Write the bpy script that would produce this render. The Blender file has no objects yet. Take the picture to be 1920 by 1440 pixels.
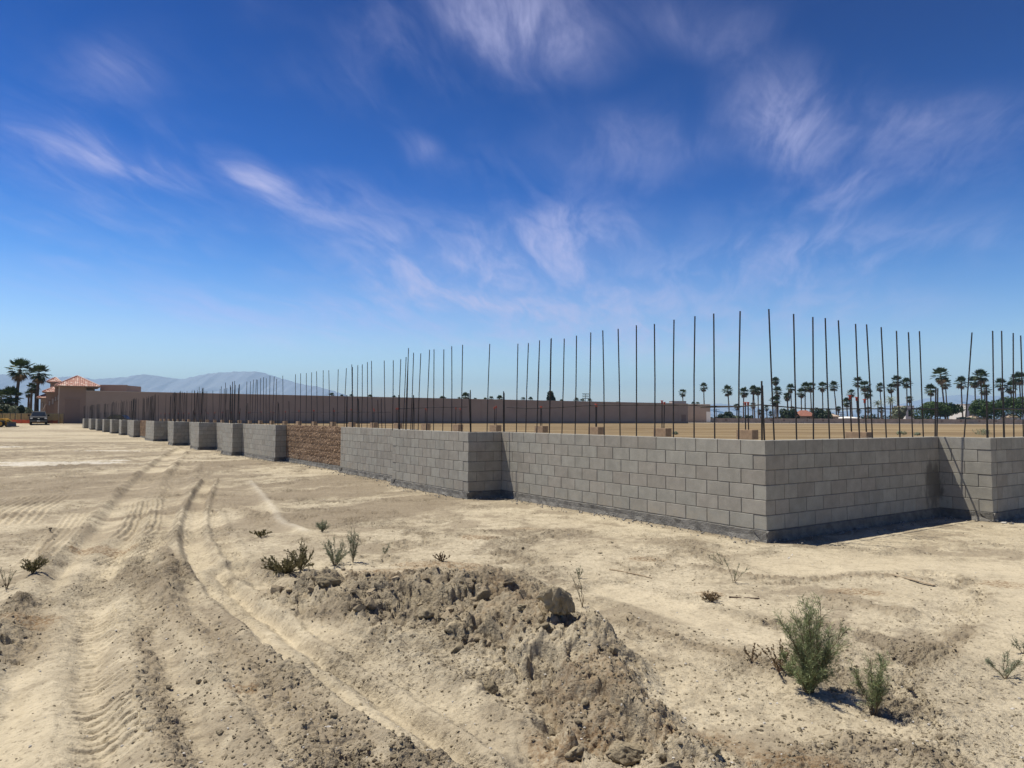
import bpy, math, random
import numpy as np
from math import sin, cos, tan, radians, pi, sqrt, atan2
random.seed(7); rng = np.random.default_rng(7)
SC = bpy.context.scene
COL = SC.collection

# ------------------------------------------------------------------ camera
F_PX, PIT, ROL, EYE = 1332.37, 0.04841, 0.0045, 1.65
cam_d = bpy.data.cameras.new('camera'); cam = bpy.data.objects.new('camera', cam_d); COL.objects.link(cam)
cam_d.sensor_width = 36; cam_d.lens = 36 * F_PX / 1920; cam_d.clip_start = 0.05; cam_d.clip_end = 60000
from mathutils import Matrix, Vector
_u = Vector((0, -sin(PIT), cos(PIT))); _f = Vector((0, cos(PIT), sin(PIT))); _x = Vector((1, 0, 0))
_r = _x * cos(ROL) + _u * sin(ROL); _up = -_x * sin(ROL) + _u * cos(ROL)
cam.matrix_world = Matrix(((_r.x, _up.x, -_f.x, 0), (_r.y, _up.y, -_f.y, 0), (_r.z, _up.z, -_f.z, EYE), (0, 0, 0, 1)))
SC.camera = cam

def ray(px, py):
    dx, dy = px - 960, py - 720; c, s = cos(ROL), sin(ROL)
    u = c * dx + s * dy; v = -s * dx + c * dy; yc = -v / F_PX
    return np.array([u / F_PX, cos(PIT) - yc * sin(PIT), yc * cos(PIT) + sin(PIT)])
def on_ground(px, py, z=0.0):
    d = ray(px, py); s = (z - EYE) / d[2]; return d[0] * s, d[1] * s
def at_depth(px, py, Y):
    d = ray(px, py); s = Y / d[1]; return d[0] * s, Y, EYE + d[2] * s

# wall frame: ex = along the wall away from the camera (t), ey = outward (n)
CX, CY, TH = 3.43668, 9.65076, 0.59626
LV = np.array([-sin(TH), cos(TH)]); NV = np.array([-cos(TH), -sin(TH)]); C0 = np.array([CX, CY])
WROT = pi / 2 + TH
BL, BH, BT = 0.4064, 0.2032, 0.2032
FOOT = 0.15; WTOP = FOOT + 6 * BH
def tn(t, n): return C0 + t * LV + n * NV
def on_plane(px, py, n):
    d = ray(px, py); o = C0 + n * NV
    A = np.array([[d[0], -LV[0]], [d[1], -LV[1]]]); s, t = np.linalg.solve(A, o); return t, EYE + s * d[2]
def on_plane_t(px, py, t):
    d = ray(px, py); o = C0 + t * LV
    A = np.array([[d[0], -NV[0]], [d[1], -NV[1]]]); s, n = np.linalg.solve(A, o); return n, EYE + s * d[2]

# ------------------------------------------------------------------ light
SUN_T, SUN_N = 0.38, 0.27
sv = -SUN_T * LV - SUN_N * NV
sun_dir = Vector((sv[0], sv[1], -1.0)).normalized()
SUN_EL = math.asin(-sun_dir.z); SUN_AZ = atan2(-sun_dir.x, -sun_dir.y)
sl = bpy.data.lights.new('sun', 'SUN'); sl.energy = 5.0; sl.angle = radians(0.53); sl.color = (1.0, 0.94, 0.82)
so = bpy.data.objects.new('sun', sl); COL.objects.link(so); so.rotation_euler = sun_dir.to_track_quat('-Z', 'Y').to_euler(); so.location = (-20, 15, 50)

SC.view_settings.view_transform = 'Standard'; SC.view_settings.look = 'None'
SC.view_settings.exposure = 0.35; SC.view_settings.gamma = 1.0; SC.view_settings.use_curve_mapping = False
SC.cycles.max_bounces = 6; SC.cycles.diffuse_bounces = 3; SC.cycles.volume_bounces = 0
SC.cycles.caustics_reflective = False; SC.cycles.caustics_refractive = False

class NT:
    """small node helper"""
    def __init__(s, tree): s.t = tree; s.n = tree.nodes; s.l = tree.links
    def node(s, typ, **kw):
        nd = s.n.new(typ)
        for k, v in kw.items(): setattr(nd, k, v)
        return nd
    def put(s, sock, v):
        if isinstance(v, bpy.types.NodeSocket): s.l.new(v, sock)
        elif v is not None: sock.default_value = v
    def math(s, op, a, b=None, c=None, clamp=False):
        nd = s.node('ShaderNodeMath', operation=op, use_clamp=clamp)
        for i, v in enumerate((a, b, c)):
            if v is not None: s.put(nd.inputs[i], v)
        return nd.outputs[0]
    def mix(s, fac, a, b, mode='MIX'):
        nd = s.node('ShaderNodeMix', data_type='RGBA', blend_type=mode)
        s.put(nd.inputs[0], fac)
        for k, v in ((6, a), (7, b)):
            if isinstance(v, (tuple, list)): v = tuple(v) + (1,) * (4 - len(v))
            s.put(nd.inputs[k], v)
        return nd.outputs[2]
    def noise(s, vec, scale, detail=4, rough=.55, dist=0.0, out=0):
        nd = s.node('ShaderNodeTexNoise'); s.put(nd.inputs['Vector'], vec); nd.inputs['Scale'].default_value = scale
        nd.inputs['Detail'].default_value = detail; nd.inputs['Roughness'].default_value = rough; nd.inputs['Distortion'].default_value = dist
        return nd.outputs[out]
    def rng(s, v, a, b, lo=0., hi=1., smooth=True):
        nd = s.node('ShaderNodeMapRange', interpolation_type='SMOOTHSTEP' if smooth else 'LINEAR')
        s.put(nd.inputs['Value'], v); nd.inputs['From Min'].default_value = a; nd.inputs['From Max'].default_value = b
        nd.inputs['To Min'].default_value = lo; nd.inputs['To Max'].default_value = hi; return nd.outputs[0]
    def mapping(s, vec, loc=(0, 0, 0), rot=(0, 0, 0), sc=(1, 1, 1), typ='POINT'):
        nd = s.node('ShaderNodeMapping', vector_type=typ); s.put(nd.inputs['Vector'], vec)
        nd.inputs['Location'].default_value = loc; nd.inputs['Rotation'].default_value = rot; nd.inputs['Scale'].default_value = sc
        return nd.outputs[0]

# ------------------------------------------------------------------ sky
W = bpy.data.worlds.new('World'); SC.world = W; W.use_nodes = True
w = NT(W.node_tree); w.n.clear()
def sky_plane(px, py):
    d = ray(px, py); d = d / np.linalg.norm(d); k = d[2] + 0.16; return np.array([d[0] / k, d[1] / k])
sky = w.node('ShaderNodeTexSky', sky_type='NISHITA'); sky.sun_disc = False
sky.sun_elevation = SUN_EL; sky.sun_rotation = SUN_AZ; sky.altitude = 60; sky.air_density = 1.0; sky.dust_density = 0.6; sky.ozone_density = 2.0
tc = w.node('ShaderNodeTexCoord').outputs['Generated']
sep = w.node('ShaderNodeSeparateXYZ'); w.put(sep.inputs[0], tc)
kz = w.math('ADD', w.math('MAXIMUM', sep.outputs[2], 0.0), 0.16)
cmb = w.node('ShaderNodeCombineXYZ'); w.put(cmb.inputs[0], w.math('DIVIDE', sep.outputs[0], kz)); w.put(cmb.inputs[1], w.math('DIVIDE', sep.outputs[1], kz))
P = cmb.outputs[0]
SK = 6.0   # contrast and saturation of the polarised, deep blue sky
gm = w.node('ShaderNodeGamma'); gm.inputs['Gamma'].default_value = 1.5; w.put(gm.inputs[0], w.mix(1.0, sky.outputs[0], (1 / SK * .90, 1 / SK * .97, 1 / SK * 1.02), 'MULTIPLY'))
rp = w.node('ShaderNodeValToRGB'); w.put(rp.inputs[0], sep.outputs[2]); el_ = rp.color_ramp.elements
for k, (ps, cl_) in enumerate(((0, (1.75, 1.50, 1.42)), (.10, (1.30, 1.20, 1.22)), (.20, (.46, .76, 1.04)), (.30, (.07, .43, .84)), (.42, (.0, .30, .66)), (.54, (.0, .21, .52)), (1, (.0, .19, .48)))):
    e_ = el_[k] if k < 2 else el_.new(ps); e_.position = ps; e_.color = (*[v / 1.8 for v in cl_], 1)
base = w.mix(1.0, w.mix(1.0, gm.outputs[0], rp.outputs[0], 'MULTIPLY'), (SK * 1.8, SK * 1.8, SK * 1.8), 'MULTIPLY')
# cirrus: streaky noise in the cloud plane, denser in drawn-out wisps
warp = w.node('ShaderNodeVectorMath', operation='MULTIPLY_ADD')
w.put(warp.inputs[0], w.noise(P, 1.3, 3, .5, 0, 1)); warp.inputs[1].default_value = (.24, .24, 0); w.put(warp.inputs[2], P)
Pw = warp.outputs[0]
_a, _b = sky_plane(425, 285), sky_plane(640, 450); FLOW = atan2(_b[1] - _a[1], _b[0] - _a[0])
streak = w.noise(w.mapping(Pw, rot=(0, 0, FLOW), sc=(1 / 1.0, 1 / 2.6, 1), typ='TEXTURE'), 2.6, 9, .62, .5)
fibre = w.noise(w.mapping(Pw, rot=(0, 0, FLOW + .12), sc=(1 / 1.6, 1 / 11., 1), typ='TEXTURE'), 4.0, 6, .6, .3)
soft = w.noise(Pw, 1.2, 5, .55)
wisps = [  # px start, px end, half width px, strength
    (-60, 225, 380, 350, 26, .55), (425, 285, 575, 400, 24, 1.0), (560, 340, 760, 520, 60, .38),
    (860, -60, 1110, 140, 90, .7), (1380, 110, 1530, 320, 75, .55), (1560, 215, 1900, 245, 45, .30),
    (960, 440, 1180, 460, 45, .40), (1500, 380, 1640, 385, 34, .36), (1410, 470, 1900, 430, 28, .34),
    (620, 420, 1000, 560, 80, .34), (740, 230, 800, 290, 28, .3), (250, 560, 700, 670, 40, .6),
    (640, 620, 1500, 570, 60, .85), (1080, 665, 1420, 690, 30, .9), (350, 640, 640, 690, 20, .9), (1480, 600, 1800, 560, 45, .34),
    (100, 110, 300, 170, 60, .22), (1000, 240, 1300, 330, 60, .3), (1200, 20, 1400, 100, 50, .3)]
tot = None
for x0, y0, x1, y1, hw, st in wisps:
    a, b = sky_plane(x0, y0), sky_plane(x1, y1); c = (a + b) / 2; dd = b - a; ln = np.linalg.norm(dd) / 2; an = atan2(dd[1], dd[0])
    L0 = sqrt((x1 - x0) ** 2 + (y1 - y0) ** 2); nx, ny = -(y1 - y0) / L0 * hw, (x1 - x0) / L0 * hw
    e = sky_plane((x0 + x1) / 2 + nx, (y0 + y1) / 2 + ny) - c
    wd = abs(e[0] * -sin(an) + e[1] * cos(an)); 
    v = w.mapping(Pw, loc=(c[0] + .12, c[1] + .12, 0), rot=(0, 0, an), sc=(ln * 1.15, wd * 1.5, 1), typ='TEXTURE')
    le = w.node('ShaderNodeVectorMath', operation='LENGTH'); w.put(le.inputs[0], v)
    m = w.math('MULTIPLY', w.rng(le.outputs['Value'], 1.25, 0.0), st)
    tot = m if tot is None else w.math('ADD', tot, m)
streakr = w.math('MULTIPLY', w.rng(streak, .34, .70), w.rng(fibre, .15, .75, .66, 1.12))
cl = w.math('MULTIPLY', tot, w.math('ADD', w.math('MULTIPLY', streakr, .75), .25))
veil = w.math('MULTIPLY', w.rng(soft, .40, .74), w.math('MULTIPLY', streakr, .36))
cf = w.math('ADD', w.math('MULTIPLY', cl, 1.0), veil, clamp=True)
CLOUD = (4.9, 4.9, 7.2)
base2 = w.mix(w.math('MULTIPLY', cf, .76), base, CLOUD, 'LIGHTEN')
bg = w.node('ShaderNodeBackground'); w.put(bg.inputs['Color'], base2); bg.inputs['Strength'].default_value = 0.1
w.l.new(bg.outputs[0], w.node('ShaderNodeOutputWorld').inputs[0])

# ------------------------------------------------------------------ object helpers
def tag(o, label=None, cat=None, group=None, kind=None):
    for k, v in (('label', label), ('category', cat), ('group', group), ('kind', kind)):
        if v: o[k] = v
    return o
def mesh_data(name, V, Fc, mats=None, smooth=False, fm=None):
    me = bpy.data.meshes.new(name); me.from_pydata([tuple(map(float, v)) for v in V], [], [tuple(int(i) for i in f) for f in Fc]); 
    for m in ([mats] if not isinstance(mats, (list, tuple)) else mats):
        if m: me.materials.append(m)
    if fm is not None: me.polygons.foreach_set('material_index', np.asarray(fm, np.int32))
    if smooth: me.polygons.foreach_set('use_smooth', [True] * len(me.polygons))
    me.update(); return me
def tri_mesh(name, V, T, mat, smooth=False):
    """fast path for big numpy meshes of equal polygons"""
    V = np.asarray(V, np.float32); T = np.asarray(T, np.int32); k = T.shape[1]
    me = bpy.data.meshes.new(name); me.vertices.add(len(V)); me.vertices.foreach_set('co', V.ravel())
    me.loops.add(T.size); me.loops.foreach_set('vertex_index', T.ravel()); me.polygons.add(len(T))
    me.polygons.foreach_set('loop_start', np.arange(0, T.size, k, dtype=np.int32))
    me.polygons.foreach_set('use_smooth', np.full(len(T), smooth))
    me.materials.append(mat); me.update(calc_edges=True); return me
def obj(name, me, parent=None, loc=None, rot=None):
    o = bpy.data.objects.new(name, me); COL.objects.link(o)
    if parent is not None: o.parent = parent
    if loc is not None: o.location = loc
    if rot is not None: o.rotation_euler = rot
    return o
def thing(name, label, cat, loc=(0, 0, 0), rz=0, group=None):
    o = bpy.data.objects.new(name, None); COL.objects.link(o); o.location = loc; o.rotation_euler = (0, 0, rz); o.empty_display_size = .2
    return tag(o, label, cat, group)
class MB:
    """collects simple shapes into one mesh"""
    def __init__(s): s.V = []; s.F = []
    def add(s, V, Fc):
        b = len(s.V); s.V += [tuple(v) for v in V]; s.F += [tuple(i + b for i in f) for f in Fc]; return s
    def box(s, x0, x1, y0, y1, z0, z1):
        V = [(x, y, z) for z in (z0, z1) for y in (y0, y1) for x in (x0, x1)]
        return s.add(V, [(0, 2, 3, 1), (4, 5, 7, 6), (0, 1, 5, 4), (2, 6, 7, 3), (0, 4, 6, 2), (1, 3, 7, 5)])
    def tube(s, pts, r, k=6, r1=None, cap=True):
        pts = [np.array(p, float) for p in pts]; n = len(pts); V = []
        for i, p in enumerate(pts):
            d = pts[min(i + 1, n - 1)] - pts[max(i - 1, 0)]; d = d / (np.linalg.norm(d) + 1e-9)
            a = np.cross(d, (0, 0, 1) if abs(d[2]) < .9 else (1, 0, 0)); a /= np.linalg.norm(a); b = np.cross(d, a)
            rr = r if r1 is None else r + (r1 - r) * i / max(n - 1, 1)
            V += [p + rr * (cos(2 * pi * j / k) * a + sin(2 * pi * j / k) * b) for j in range(k)]
        Fc = [(i * k + j, (i + 1) * k + j, (i + 1) * k + (j + 1) % k, i * k + (j + 1) % k) for i in range(n - 1) for j in range(k)]
        if cap: Fc += [tuple(range(k)), tuple(range((n - 1) * k + k - 1, (n - 1) * k - 1, -1))]
        return s.add(V, Fc)
    def prism(s, poly, y0, y1):
        n = len(poly); V = [(x, y0, z) for x, z in poly] + [(x, y1, z) for x, z in poly]
        return s.add(V, [tuple(range(n)), tuple(range(2 * n - 1, n - 1, -1))] + [(i, i + n, (i + 1) % n + n, (i + 1) % n) for i in range(n)])
    def build(s, name, mat, parent=None, loc=None, rot=None, smooth=False):
        return obj(name, mesh_data(name, s.V, s.F, mat, smooth), parent, loc, rot)

def mat(name, col, rough=.9, var=0.0, nscale=6., bump=0.0, bscale=40., metal=0.0, col2=None, island=0.0, spec=.3, coord='Object', transl=0.0, sc=(1, 1, 1)):
    m = bpy.data.materials.new(name); m.use_nodes = True; q = NT(m.node_tree); bs = q.n['Principled BSDF']
    bs.inputs['Roughness'].default_value = rough; bs.inputs['Metallic'].default_value = metal; bs.inputs['Specular IOR Level'].default_value = spec
    P0 = q.node('ShaderNodeTexCoord').outputs[coord]
    if sc != (1, 1, 1): P0 = q.mapping(P0, sc=sc)
    c2 = col2 or tuple(min(1, x * (1 - var)) for x in col)
    f = q.rng(q.noise(P0, nscale, 6, .6), .3, .7)
    c = q.mix(f, col, c2)
    if island:
        r = q.math('FRACT', q.math('ADD', q.node('ShaderNodeNewGeometry').outputs['Random Per Island'], q.node('ShaderNodeObjectInfo').outputs['Random']))
        hv = q.node('ShaderNodeHueSaturation'); q.put(hv.inputs['Color'], c); q.put(hv.inputs['Value'], q.rng(r, 0, 1, 1 - island, 1 + island, False)); c = hv.outputs[0]
    q.put(bs.inputs['Base Color'], c)
    if bump:
        b = q.node('ShaderNodeBump'); b.inputs['Strength'].default_value = 1.0; b.inputs['Distance'].default_value = bump
        q.put(b.inputs['Height'], q.noise(P0, bscale, 5, .6)); q.put(bs.inputs['Normal'], b.outputs[0])
    if transl:
        tr = q.node('ShaderNodeBsdfTranslucent'); q.put(tr.inputs[0], c); ms = q.node('ShaderNodeMixShader'); ms.inputs[0].default_value = transl
        q.l.new(bs.outputs[0], ms.inputs[1]); q.l.new(tr.outputs[0], ms.inputs[2]); q.l.new(ms.outputs[0], q.n['Material Output'].inputs[0])
    return m

M = {}
M['rebar'] = mat('rebar_steel', (.028, .028, .029), .55, col2=(.05, .04, .034), nscale=9, metal=.35)
M['cap'] = mat('cap_orange', (.42, .07, .035), .5, .2)
M['tan'] = mat('tan_block', (.36, .25, .16), .95, .25, 14, .003, 120, island=.06)
M['footing'] = mat('footing_concrete', (.20, .19, .17), .95, .4, 7, .02, 38)
M['mortar'] = mat('mortar', (.20, .19, .175), .95, .4, 18, .003, 150)
M['stucco'] = mat('stucco_mauve', (.36, .275, .22), .92, .12, .35, .01, 12)
M['stucco2'] = mat('stucco_dark', (.29, .205, .16), .92, .12, .5, .01, 12)
M['trim'] = mat('trim_pale', (.50, .42, .36), .85, .1)
M['door'] = mat('door_brown', (.24, .165, .13), .8, .1)
M['glassd'] = mat('dark_glass', (.02, .024, .028), .08, 0, spec=.6)
M['pane'] = mat('shutter_grey', (.40, .37, .35), .7, .15)
M['perim'] = mat('perimeter_wall', (.46, .37, .30), .95, .25, .8, .01, 8)
M['white'] = mat('white_paint', (.74, .71, .66), .8, .08)
M['palm'] = mat('palm_leaf', (.055, .085, .028), .6, .45, 3, island=.35, transl=.15)
M['dead'] = mat('dead_frond', (.22, .155, .085), .9, .4, 3, island=.3)
M['trunk'] = mat('palm_trunk', (.15, .105, .075), .95, .45, 5, .03, 14)
M['ficus'] = mat('ficus_leaf', (.06, .11, .025), .6, .5, 1.5, island=.45, transl=.12)
M['darkleaf'] = mat('dark_leaf', (.035, .06, .024), .6, .5, 1.5, island=.4, transl=.1)
M['sage'] = mat('sage_leaf', (.25, .28, .18), .7, .35, 12, island=.35, transl=.15)
M['thistle'] = mat('thistle_leaf', (.24, .28, .13), .7, .35, 12, island=.35, transl=.15)
M['olive'] = mat('olive_leaf', (.23, .20, .09), .7, .45, 12, island=.4, transl=.1)
M['stem'] = mat('weed_stem', (.15, .11, .06), .9, .3, 20)
M['drystem'] = mat('dry_stem', (.17, .10, .06), .9, .4, 20)
M['wood'] = mat('weathered_wood', (.42, .33, .22), .9, .4, 30)
M['tarp'] = mat('tan_windscreen', (.40, .29, .13), .8, .2, 1.2)
M['orange'] = mat('orange_mesh', (.62, .12, .055), .8, .25, 2.0)
M['metal'] = mat('fence_metal', (.10, .095, .09), .5, .2, metal=.5)
M['truck'] = mat('truck_paint', (.03, .031, .035), .55, .1, spec=.15)
M['rubber'] = mat('tyre_rubber', (.022, .021, .02), .85, .3)
M['chrome'] = mat('bright_metal', (.55, .55, .56), .18, .05, metal=1.0)
M['yellow'] = mat('tractor_yellow', (.55, .30, .03), .45, .25, 3)
M['lamp'] = mat('lamp_glass', (.6, .6, .58), .15, .05, spec=.6)
M['plastic'] = mat('white_plastic', (.8, .8, .8), .35, .05)
M['rooftan'] = mat('roof_tan', (.45, .35, .26), .9, .2, 3)
M['mount'] = mat('haze_tinted_rock', (.24, .27, .32), .95, .08, .0012)  # blue of the distance haze is mixed into the rock colour

def block_mat(name, col, warm, rough_b):
    m = bpy.data.materials.new(name); m.use_nodes = True; q = NT(m.node_tree); bs = q.n['Principled BSDF']
    g = q.node('ShaderNodeNewGeometry'); P0 = g.outputs['Position']
    rnd = q.node('ShaderNodeObjectInfo').outputs['Random']
    r = q.math('FRACT', q.math('ADD', g.outputs['Random Per Island'], rnd))
    r2 = q.math('FRACT', q.math('MULTIPLY', r, 17.31))
    c = q.mix(q.rng(r, .15, .95), col, warm)
    hv = q.node('ShaderNodeHueSaturation'); q.put(hv.inputs['Color'], c); q.put(hv.inputs['Value'], q.rng(r2, 0, 1, .91, 1.07, False)); c = hv.outputs[0]
    grain = q.rng(q.noise(P0, 170, 3, .7), .25, .75, .80, 1.14)
    blot = q.rng(q.noise(P0, 5.5, 5, .6), .3, .72, .88, 1.08)
    c = q.mix(1.0, c, q.node('ShaderNodeCombineColor').outputs[0], 'MULTIPLY') if False else c
    k = q.math('MULTIPLY', grain, blot); cc = q.node('ShaderNodeCombineColor')
    for i in range(3): q.put(cc.inputs[i], k)
    c = q.mix(1.0, c, cc.outputs[0], 'MULTIPLY')
    # mortar smears and splashes
    sm = q.rng(q.noise(q.mapping(P0, sc=(1, 1, 1.6)), 9, 6, .7), .66, .78); c = q.mix(q.math('MULTIPLY', sm, .35), c, (.40, .385, .36))
    if name == 'grey_block':
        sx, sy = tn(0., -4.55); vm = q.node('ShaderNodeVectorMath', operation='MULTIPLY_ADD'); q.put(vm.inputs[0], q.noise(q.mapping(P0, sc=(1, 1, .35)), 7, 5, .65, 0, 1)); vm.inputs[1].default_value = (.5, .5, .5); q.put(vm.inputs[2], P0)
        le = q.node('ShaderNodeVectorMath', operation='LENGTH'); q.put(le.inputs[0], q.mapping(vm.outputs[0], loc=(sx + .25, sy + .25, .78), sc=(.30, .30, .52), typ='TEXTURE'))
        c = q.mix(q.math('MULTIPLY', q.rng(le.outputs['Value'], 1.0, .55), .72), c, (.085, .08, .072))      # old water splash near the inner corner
    dz = q.node('ShaderNodeSeparateXYZ'); q.put(dz.inputs[0], P0); splash = q.math('MULTIPLY', q.rng(dz.outputs[2], .42, .12), q.rng(q.noise(P0, 6, 6, .7), .42, .62)); c = q.mix(q.math('MULTIPLY', splash, .38), c, (.40, .345, .26))   # dried mud splash
    q.put(bs.inputs['Base Color'], c); bs.inputs['Roughness'].default_value = .95; bs.inputs['Specular IOR Level'].default_value = .2
    b = q.node('ShaderNodeBump'); b.inputs['Distance'].default_value = rough_b; q.put(b.inputs['Height'], q.noise(P0, 130, 4, .65)); q.put(bs.inputs['Normal'], b.outputs[0])
    return m
M['block'] = block_mat('grey_block', (.325, .312, .270), (.315, .292, .250), .003)
M['split'] = block_mat('brown_split_face', (.30, .205, .135), (.235, .158, .102), .015)

def tile_mat():
    m = bpy.data.materials.new('clay_tile'); m.use_nodes = True; q = NT(m.node_tree); bs = q.n['Principled BSDF']
    P0 = q.node('ShaderNodeTexCoord').outputs['Object']
    n = q.rng(q.noise(P0, 2.2, 3, .8), .35, .65); c = q.mix(n, (.36, .14, .095), (.50, .31, .25))
    r = q.node('ShaderNodeNewGeometry').outputs['Random Per Island']; c = q.mix(q.rng(r, .55, .95), c, (.66, .5, .42))
    q.put(bs.inputs['Base Color'], c); bs.inputs['Roughness'].default_value = .85; return m
M['tile'] = tile_mat()
M['redroof'] = mat('red_roof', (.30, .125, .085), .85, .3, 2, .03, 9)

# ------------------------------------------------------------------ numpy noise
def h2(ix, iy, s):
    n = (ix * 374761393 + iy * 668265263 + s * 974634777) & 0xFFFFFFFF
    n = ((n ^ (n >> 13)) * 1274126177) & 0xFFFFFFFF; n = ((n ^ (n >> 16)) * 2246822519) & 0xFFFFFFFF
    return ((n ^ (n >> 15)) & 0xFFFFFF) / float(0xFFFFFF)
def vn(x, y, s=0):
    xi = np.floor(x).astype(np.int64); yi = np.floor(y).astype(np.int64); fx = x - xi; fy = y - yi
    fx = fx * fx * fx * (fx * (fx * 6 - 15) + 10); fy = fy * fy * fy * (fy * (fy * 6 - 15) + 10)
    a = h2(xi, yi, s); b = h2(xi + 1, yi, s); c = h2(xi, yi + 1, s); d = h2(xi + 1, yi + 1, s)
    return (a + (b - a) * fx) * (1 - fy) + (c + (d - c) * fx) * fy
def fbm(x, y, wl, octs=4, gain=.5, s=0):
    """zero-centred, about +-1; wl = wavelength of the first octave in metres"""
    o = 0; a = 1; t = 0; c, sn = cos(.6), sin(.6); x = x / wl; y = y / wl
    for k in range(octs):
        o = o + a * (vn(x, y, s + k * 7) * 2 - 1); t += a; a *= gain; x, y = (c * x - sn * y) * 2.03 + 5.2, (sn * x + c * y) * 2.03 + 1.7
    return o / t * 1.6
def clods(x, y, cell, s, fill=.7, flat=.6):
    """height field of half-buried lumps, 0..1 times their radius"""
    X = x / cell; Y = y / cell; xi = np.floor(X).astype(np.int64); yi = np.floor(Y).astype(np.int64); best = np.zeros_like(X)
    for dx in (-1, 0, 1):
        for dy in (-1, 0, 1):
            cx = xi + dx; cy = yi + dy; on = h2(cx, cy, s + 3) < fill
            px = cx + .15 + .7 * h2(cx, cy, s); py = cy + .15 + .7 * h2(cx, cy, s + 1); r = .22 + .48 * h2(cx, cy, s + 2) ** 2
            an = h2(cx, cy, s + 4) * 6.28; ux, uy = X - px, Y - py; ca, sa = np.cos(an), np.sin(an)
            u = (ca * ux + sa * uy) / r; v = (-sa * ux + ca * uy) / (r * .72)
            d = u * u + v * v
            tl = h2(cx, cy, s + 5) * 6.28; best = np.maximum(best, np.where(on & (d < 1), np.clip(1 - d, 0, 1) ** .36 * r * flat * (.8 + .45 * (u * np.cos(tl) + v * np.sin(tl))), 0))
    return best * cell
def plates(x, y, cell, s):
    """broken crust: per-piece height 0..1 with tilt, and closeness to a crack 0..1"""
    X = x / cell; Y = y / cell; xi = np.floor(X).astype(np.int64); yi = np.floor(Y).astype(np.int64); f1 = np.full(X.shape, 9.); f2 = np.full(X.shape, 9.); hh = np.zeros_like(X)
    for dx in (-1, 0, 1):
        for dy in (-1, 0, 1):
            cx = xi + dx; cy = yi + dy; a = h2(cx, cy, s); b = h2(cx, cy, s + 1); ux = X - cx - a; uy = Y - cy - b; d = ux * ux + uy * uy; m = d < f1
            f2 = np.where(m, f1, np.minimum(f2, d)); f1 = np.where(m, d, f1); an = (a * 3.1 + b * 5.7) * 6.28
            hh = np.where(m, h2(cx, cy, s + 2) + .55 * (ux * np.cos(an) + uy * np.sin(an)), hh)
    return hh, np.clip(1 - (np.sqrt(f2) - np.sqrt(f1)) / .16, 0, 1)
def sstep(a, b, x): t = np.clip((x - a) / (b - a), 0, 1); return t * t * (3 - 2 * t)
def line_field(x, y, pts):
    """nearest point on a polyline: distance, signed side (+ = left of travel), arc length, fractional vertex index"""
    D = np.full(x.shape, 1e9); S = np.zeros_like(D); A = np.zeros_like(D); I = np.zeros_like(D); acc = 0
    for i in range(len(pts) - 1):
        ax, ay = pts[i]; bx, by = pts[i + 1]; ex, ey = bx - ax, by - ay; l2 = ex * ex + ey * ey
        t = np.clip(((x - ax) * ex + (y - ay) * ey) / l2, 0, 1); dx = x - ax - t * ex; dy = y - ay - t * ey; d = np.hypot(dx, dy); m = d < D
        D[m] = d[m]; S[m] = np.sign(ex * dy - ey * dx)[m]; A[m] = (acc + t * sqrt(l2))[m]; I[m] = (i + t)[m]; acc += sqrt(l2)
    return D, S, A, I
G = on_ground
def smooth_pts(P, n=6):
    P = np.array(P, float); out = []
    for i in range(len(P) - 1):
        p0, p1, p2, p3 = P[max(i - 1, 0)], P[i], P[i + 1], P[min(i + 2, len(P) - 1)]
        for k in range(n):
            t = k / n; out.append(.5 * (2 * p1 + (p2 - p0) * t + (2 * p0 - 5 * p1 + 4 * p2 - p3) * t * t + (3 * p1 - p0 - 3 * p2 + p3) * t ** 3))
    out.append(P[-1]); return np.array(out)

# ------------------------------------------------------------------ ground
def gp(L): return smooth_pts([G(*p) for p in L])
RIDGE_PX = [(470, 1112), (600, 1116), (730, 1130), (870, 1150), (1000, 1185), (1060, 1215), (1150, 1285), (1235, 1375), (1310, 1455), (1380, 1540)]
RIDGE = [G(*p) for p in RIDGE_PX]
R_H = [.05, .16, .21, .25, .25, .27, .20, .14, .09, .03]
R_NEAR = [.5, .9, 1.1, 1.15, .95, .85, .75, .6, .5, .4]
R_FAR = [1.0, 1.6, 1.9, 1.5, .75, .42, .34, .32, .3, .3]
LANES = [  # centre line px, half width, depth, kind
    (gp([(85, 1520), (95, 1440), (100, 1300), (118, 1190), (165, 1070), (225, 975), (285, 890), (330, 850), (360, 835)]), .30, .048, 'smooth'),
    (gp([(320, 1520), (295, 1440), (262, 1340), (245, 1260), (228, 1190), (212, 1120), (222, 1075), (262, 1020), (300, 960), (330, 900), (352, 868)]), .30, .040, 'cleat'),
    (gp([(960, 1500), (870, 1440), (742, 1342), (640, 1275), (555, 1220), (470, 1150), (410, 1098), (375, 1050), (360, 1000), (368, 950), (392, 900)]), .14, .05, 'rut'),
    (gp([(1120, 1520), (1000, 1440), (880, 1365), (760, 1288), (640, 1212), (560, 1160), (480, 1110), (440, 1070)]), .22, .045, 'smooth'),
    (gp([(700, 1500), (600, 1420), (520, 1330), (440, 1250), (370, 1190), (330, 1140)]), .14, .012, 'smooth'),
    (gp([(395, 960), (405, 1000), (430, 1050), (455, 1090)]), .14, .02, 'cleat'),
    (gp([(1150, 1110), (1240, 1135), (1350, 1170), (1420, 1190)]), .25, .008, 'smooth'),
]
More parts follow.
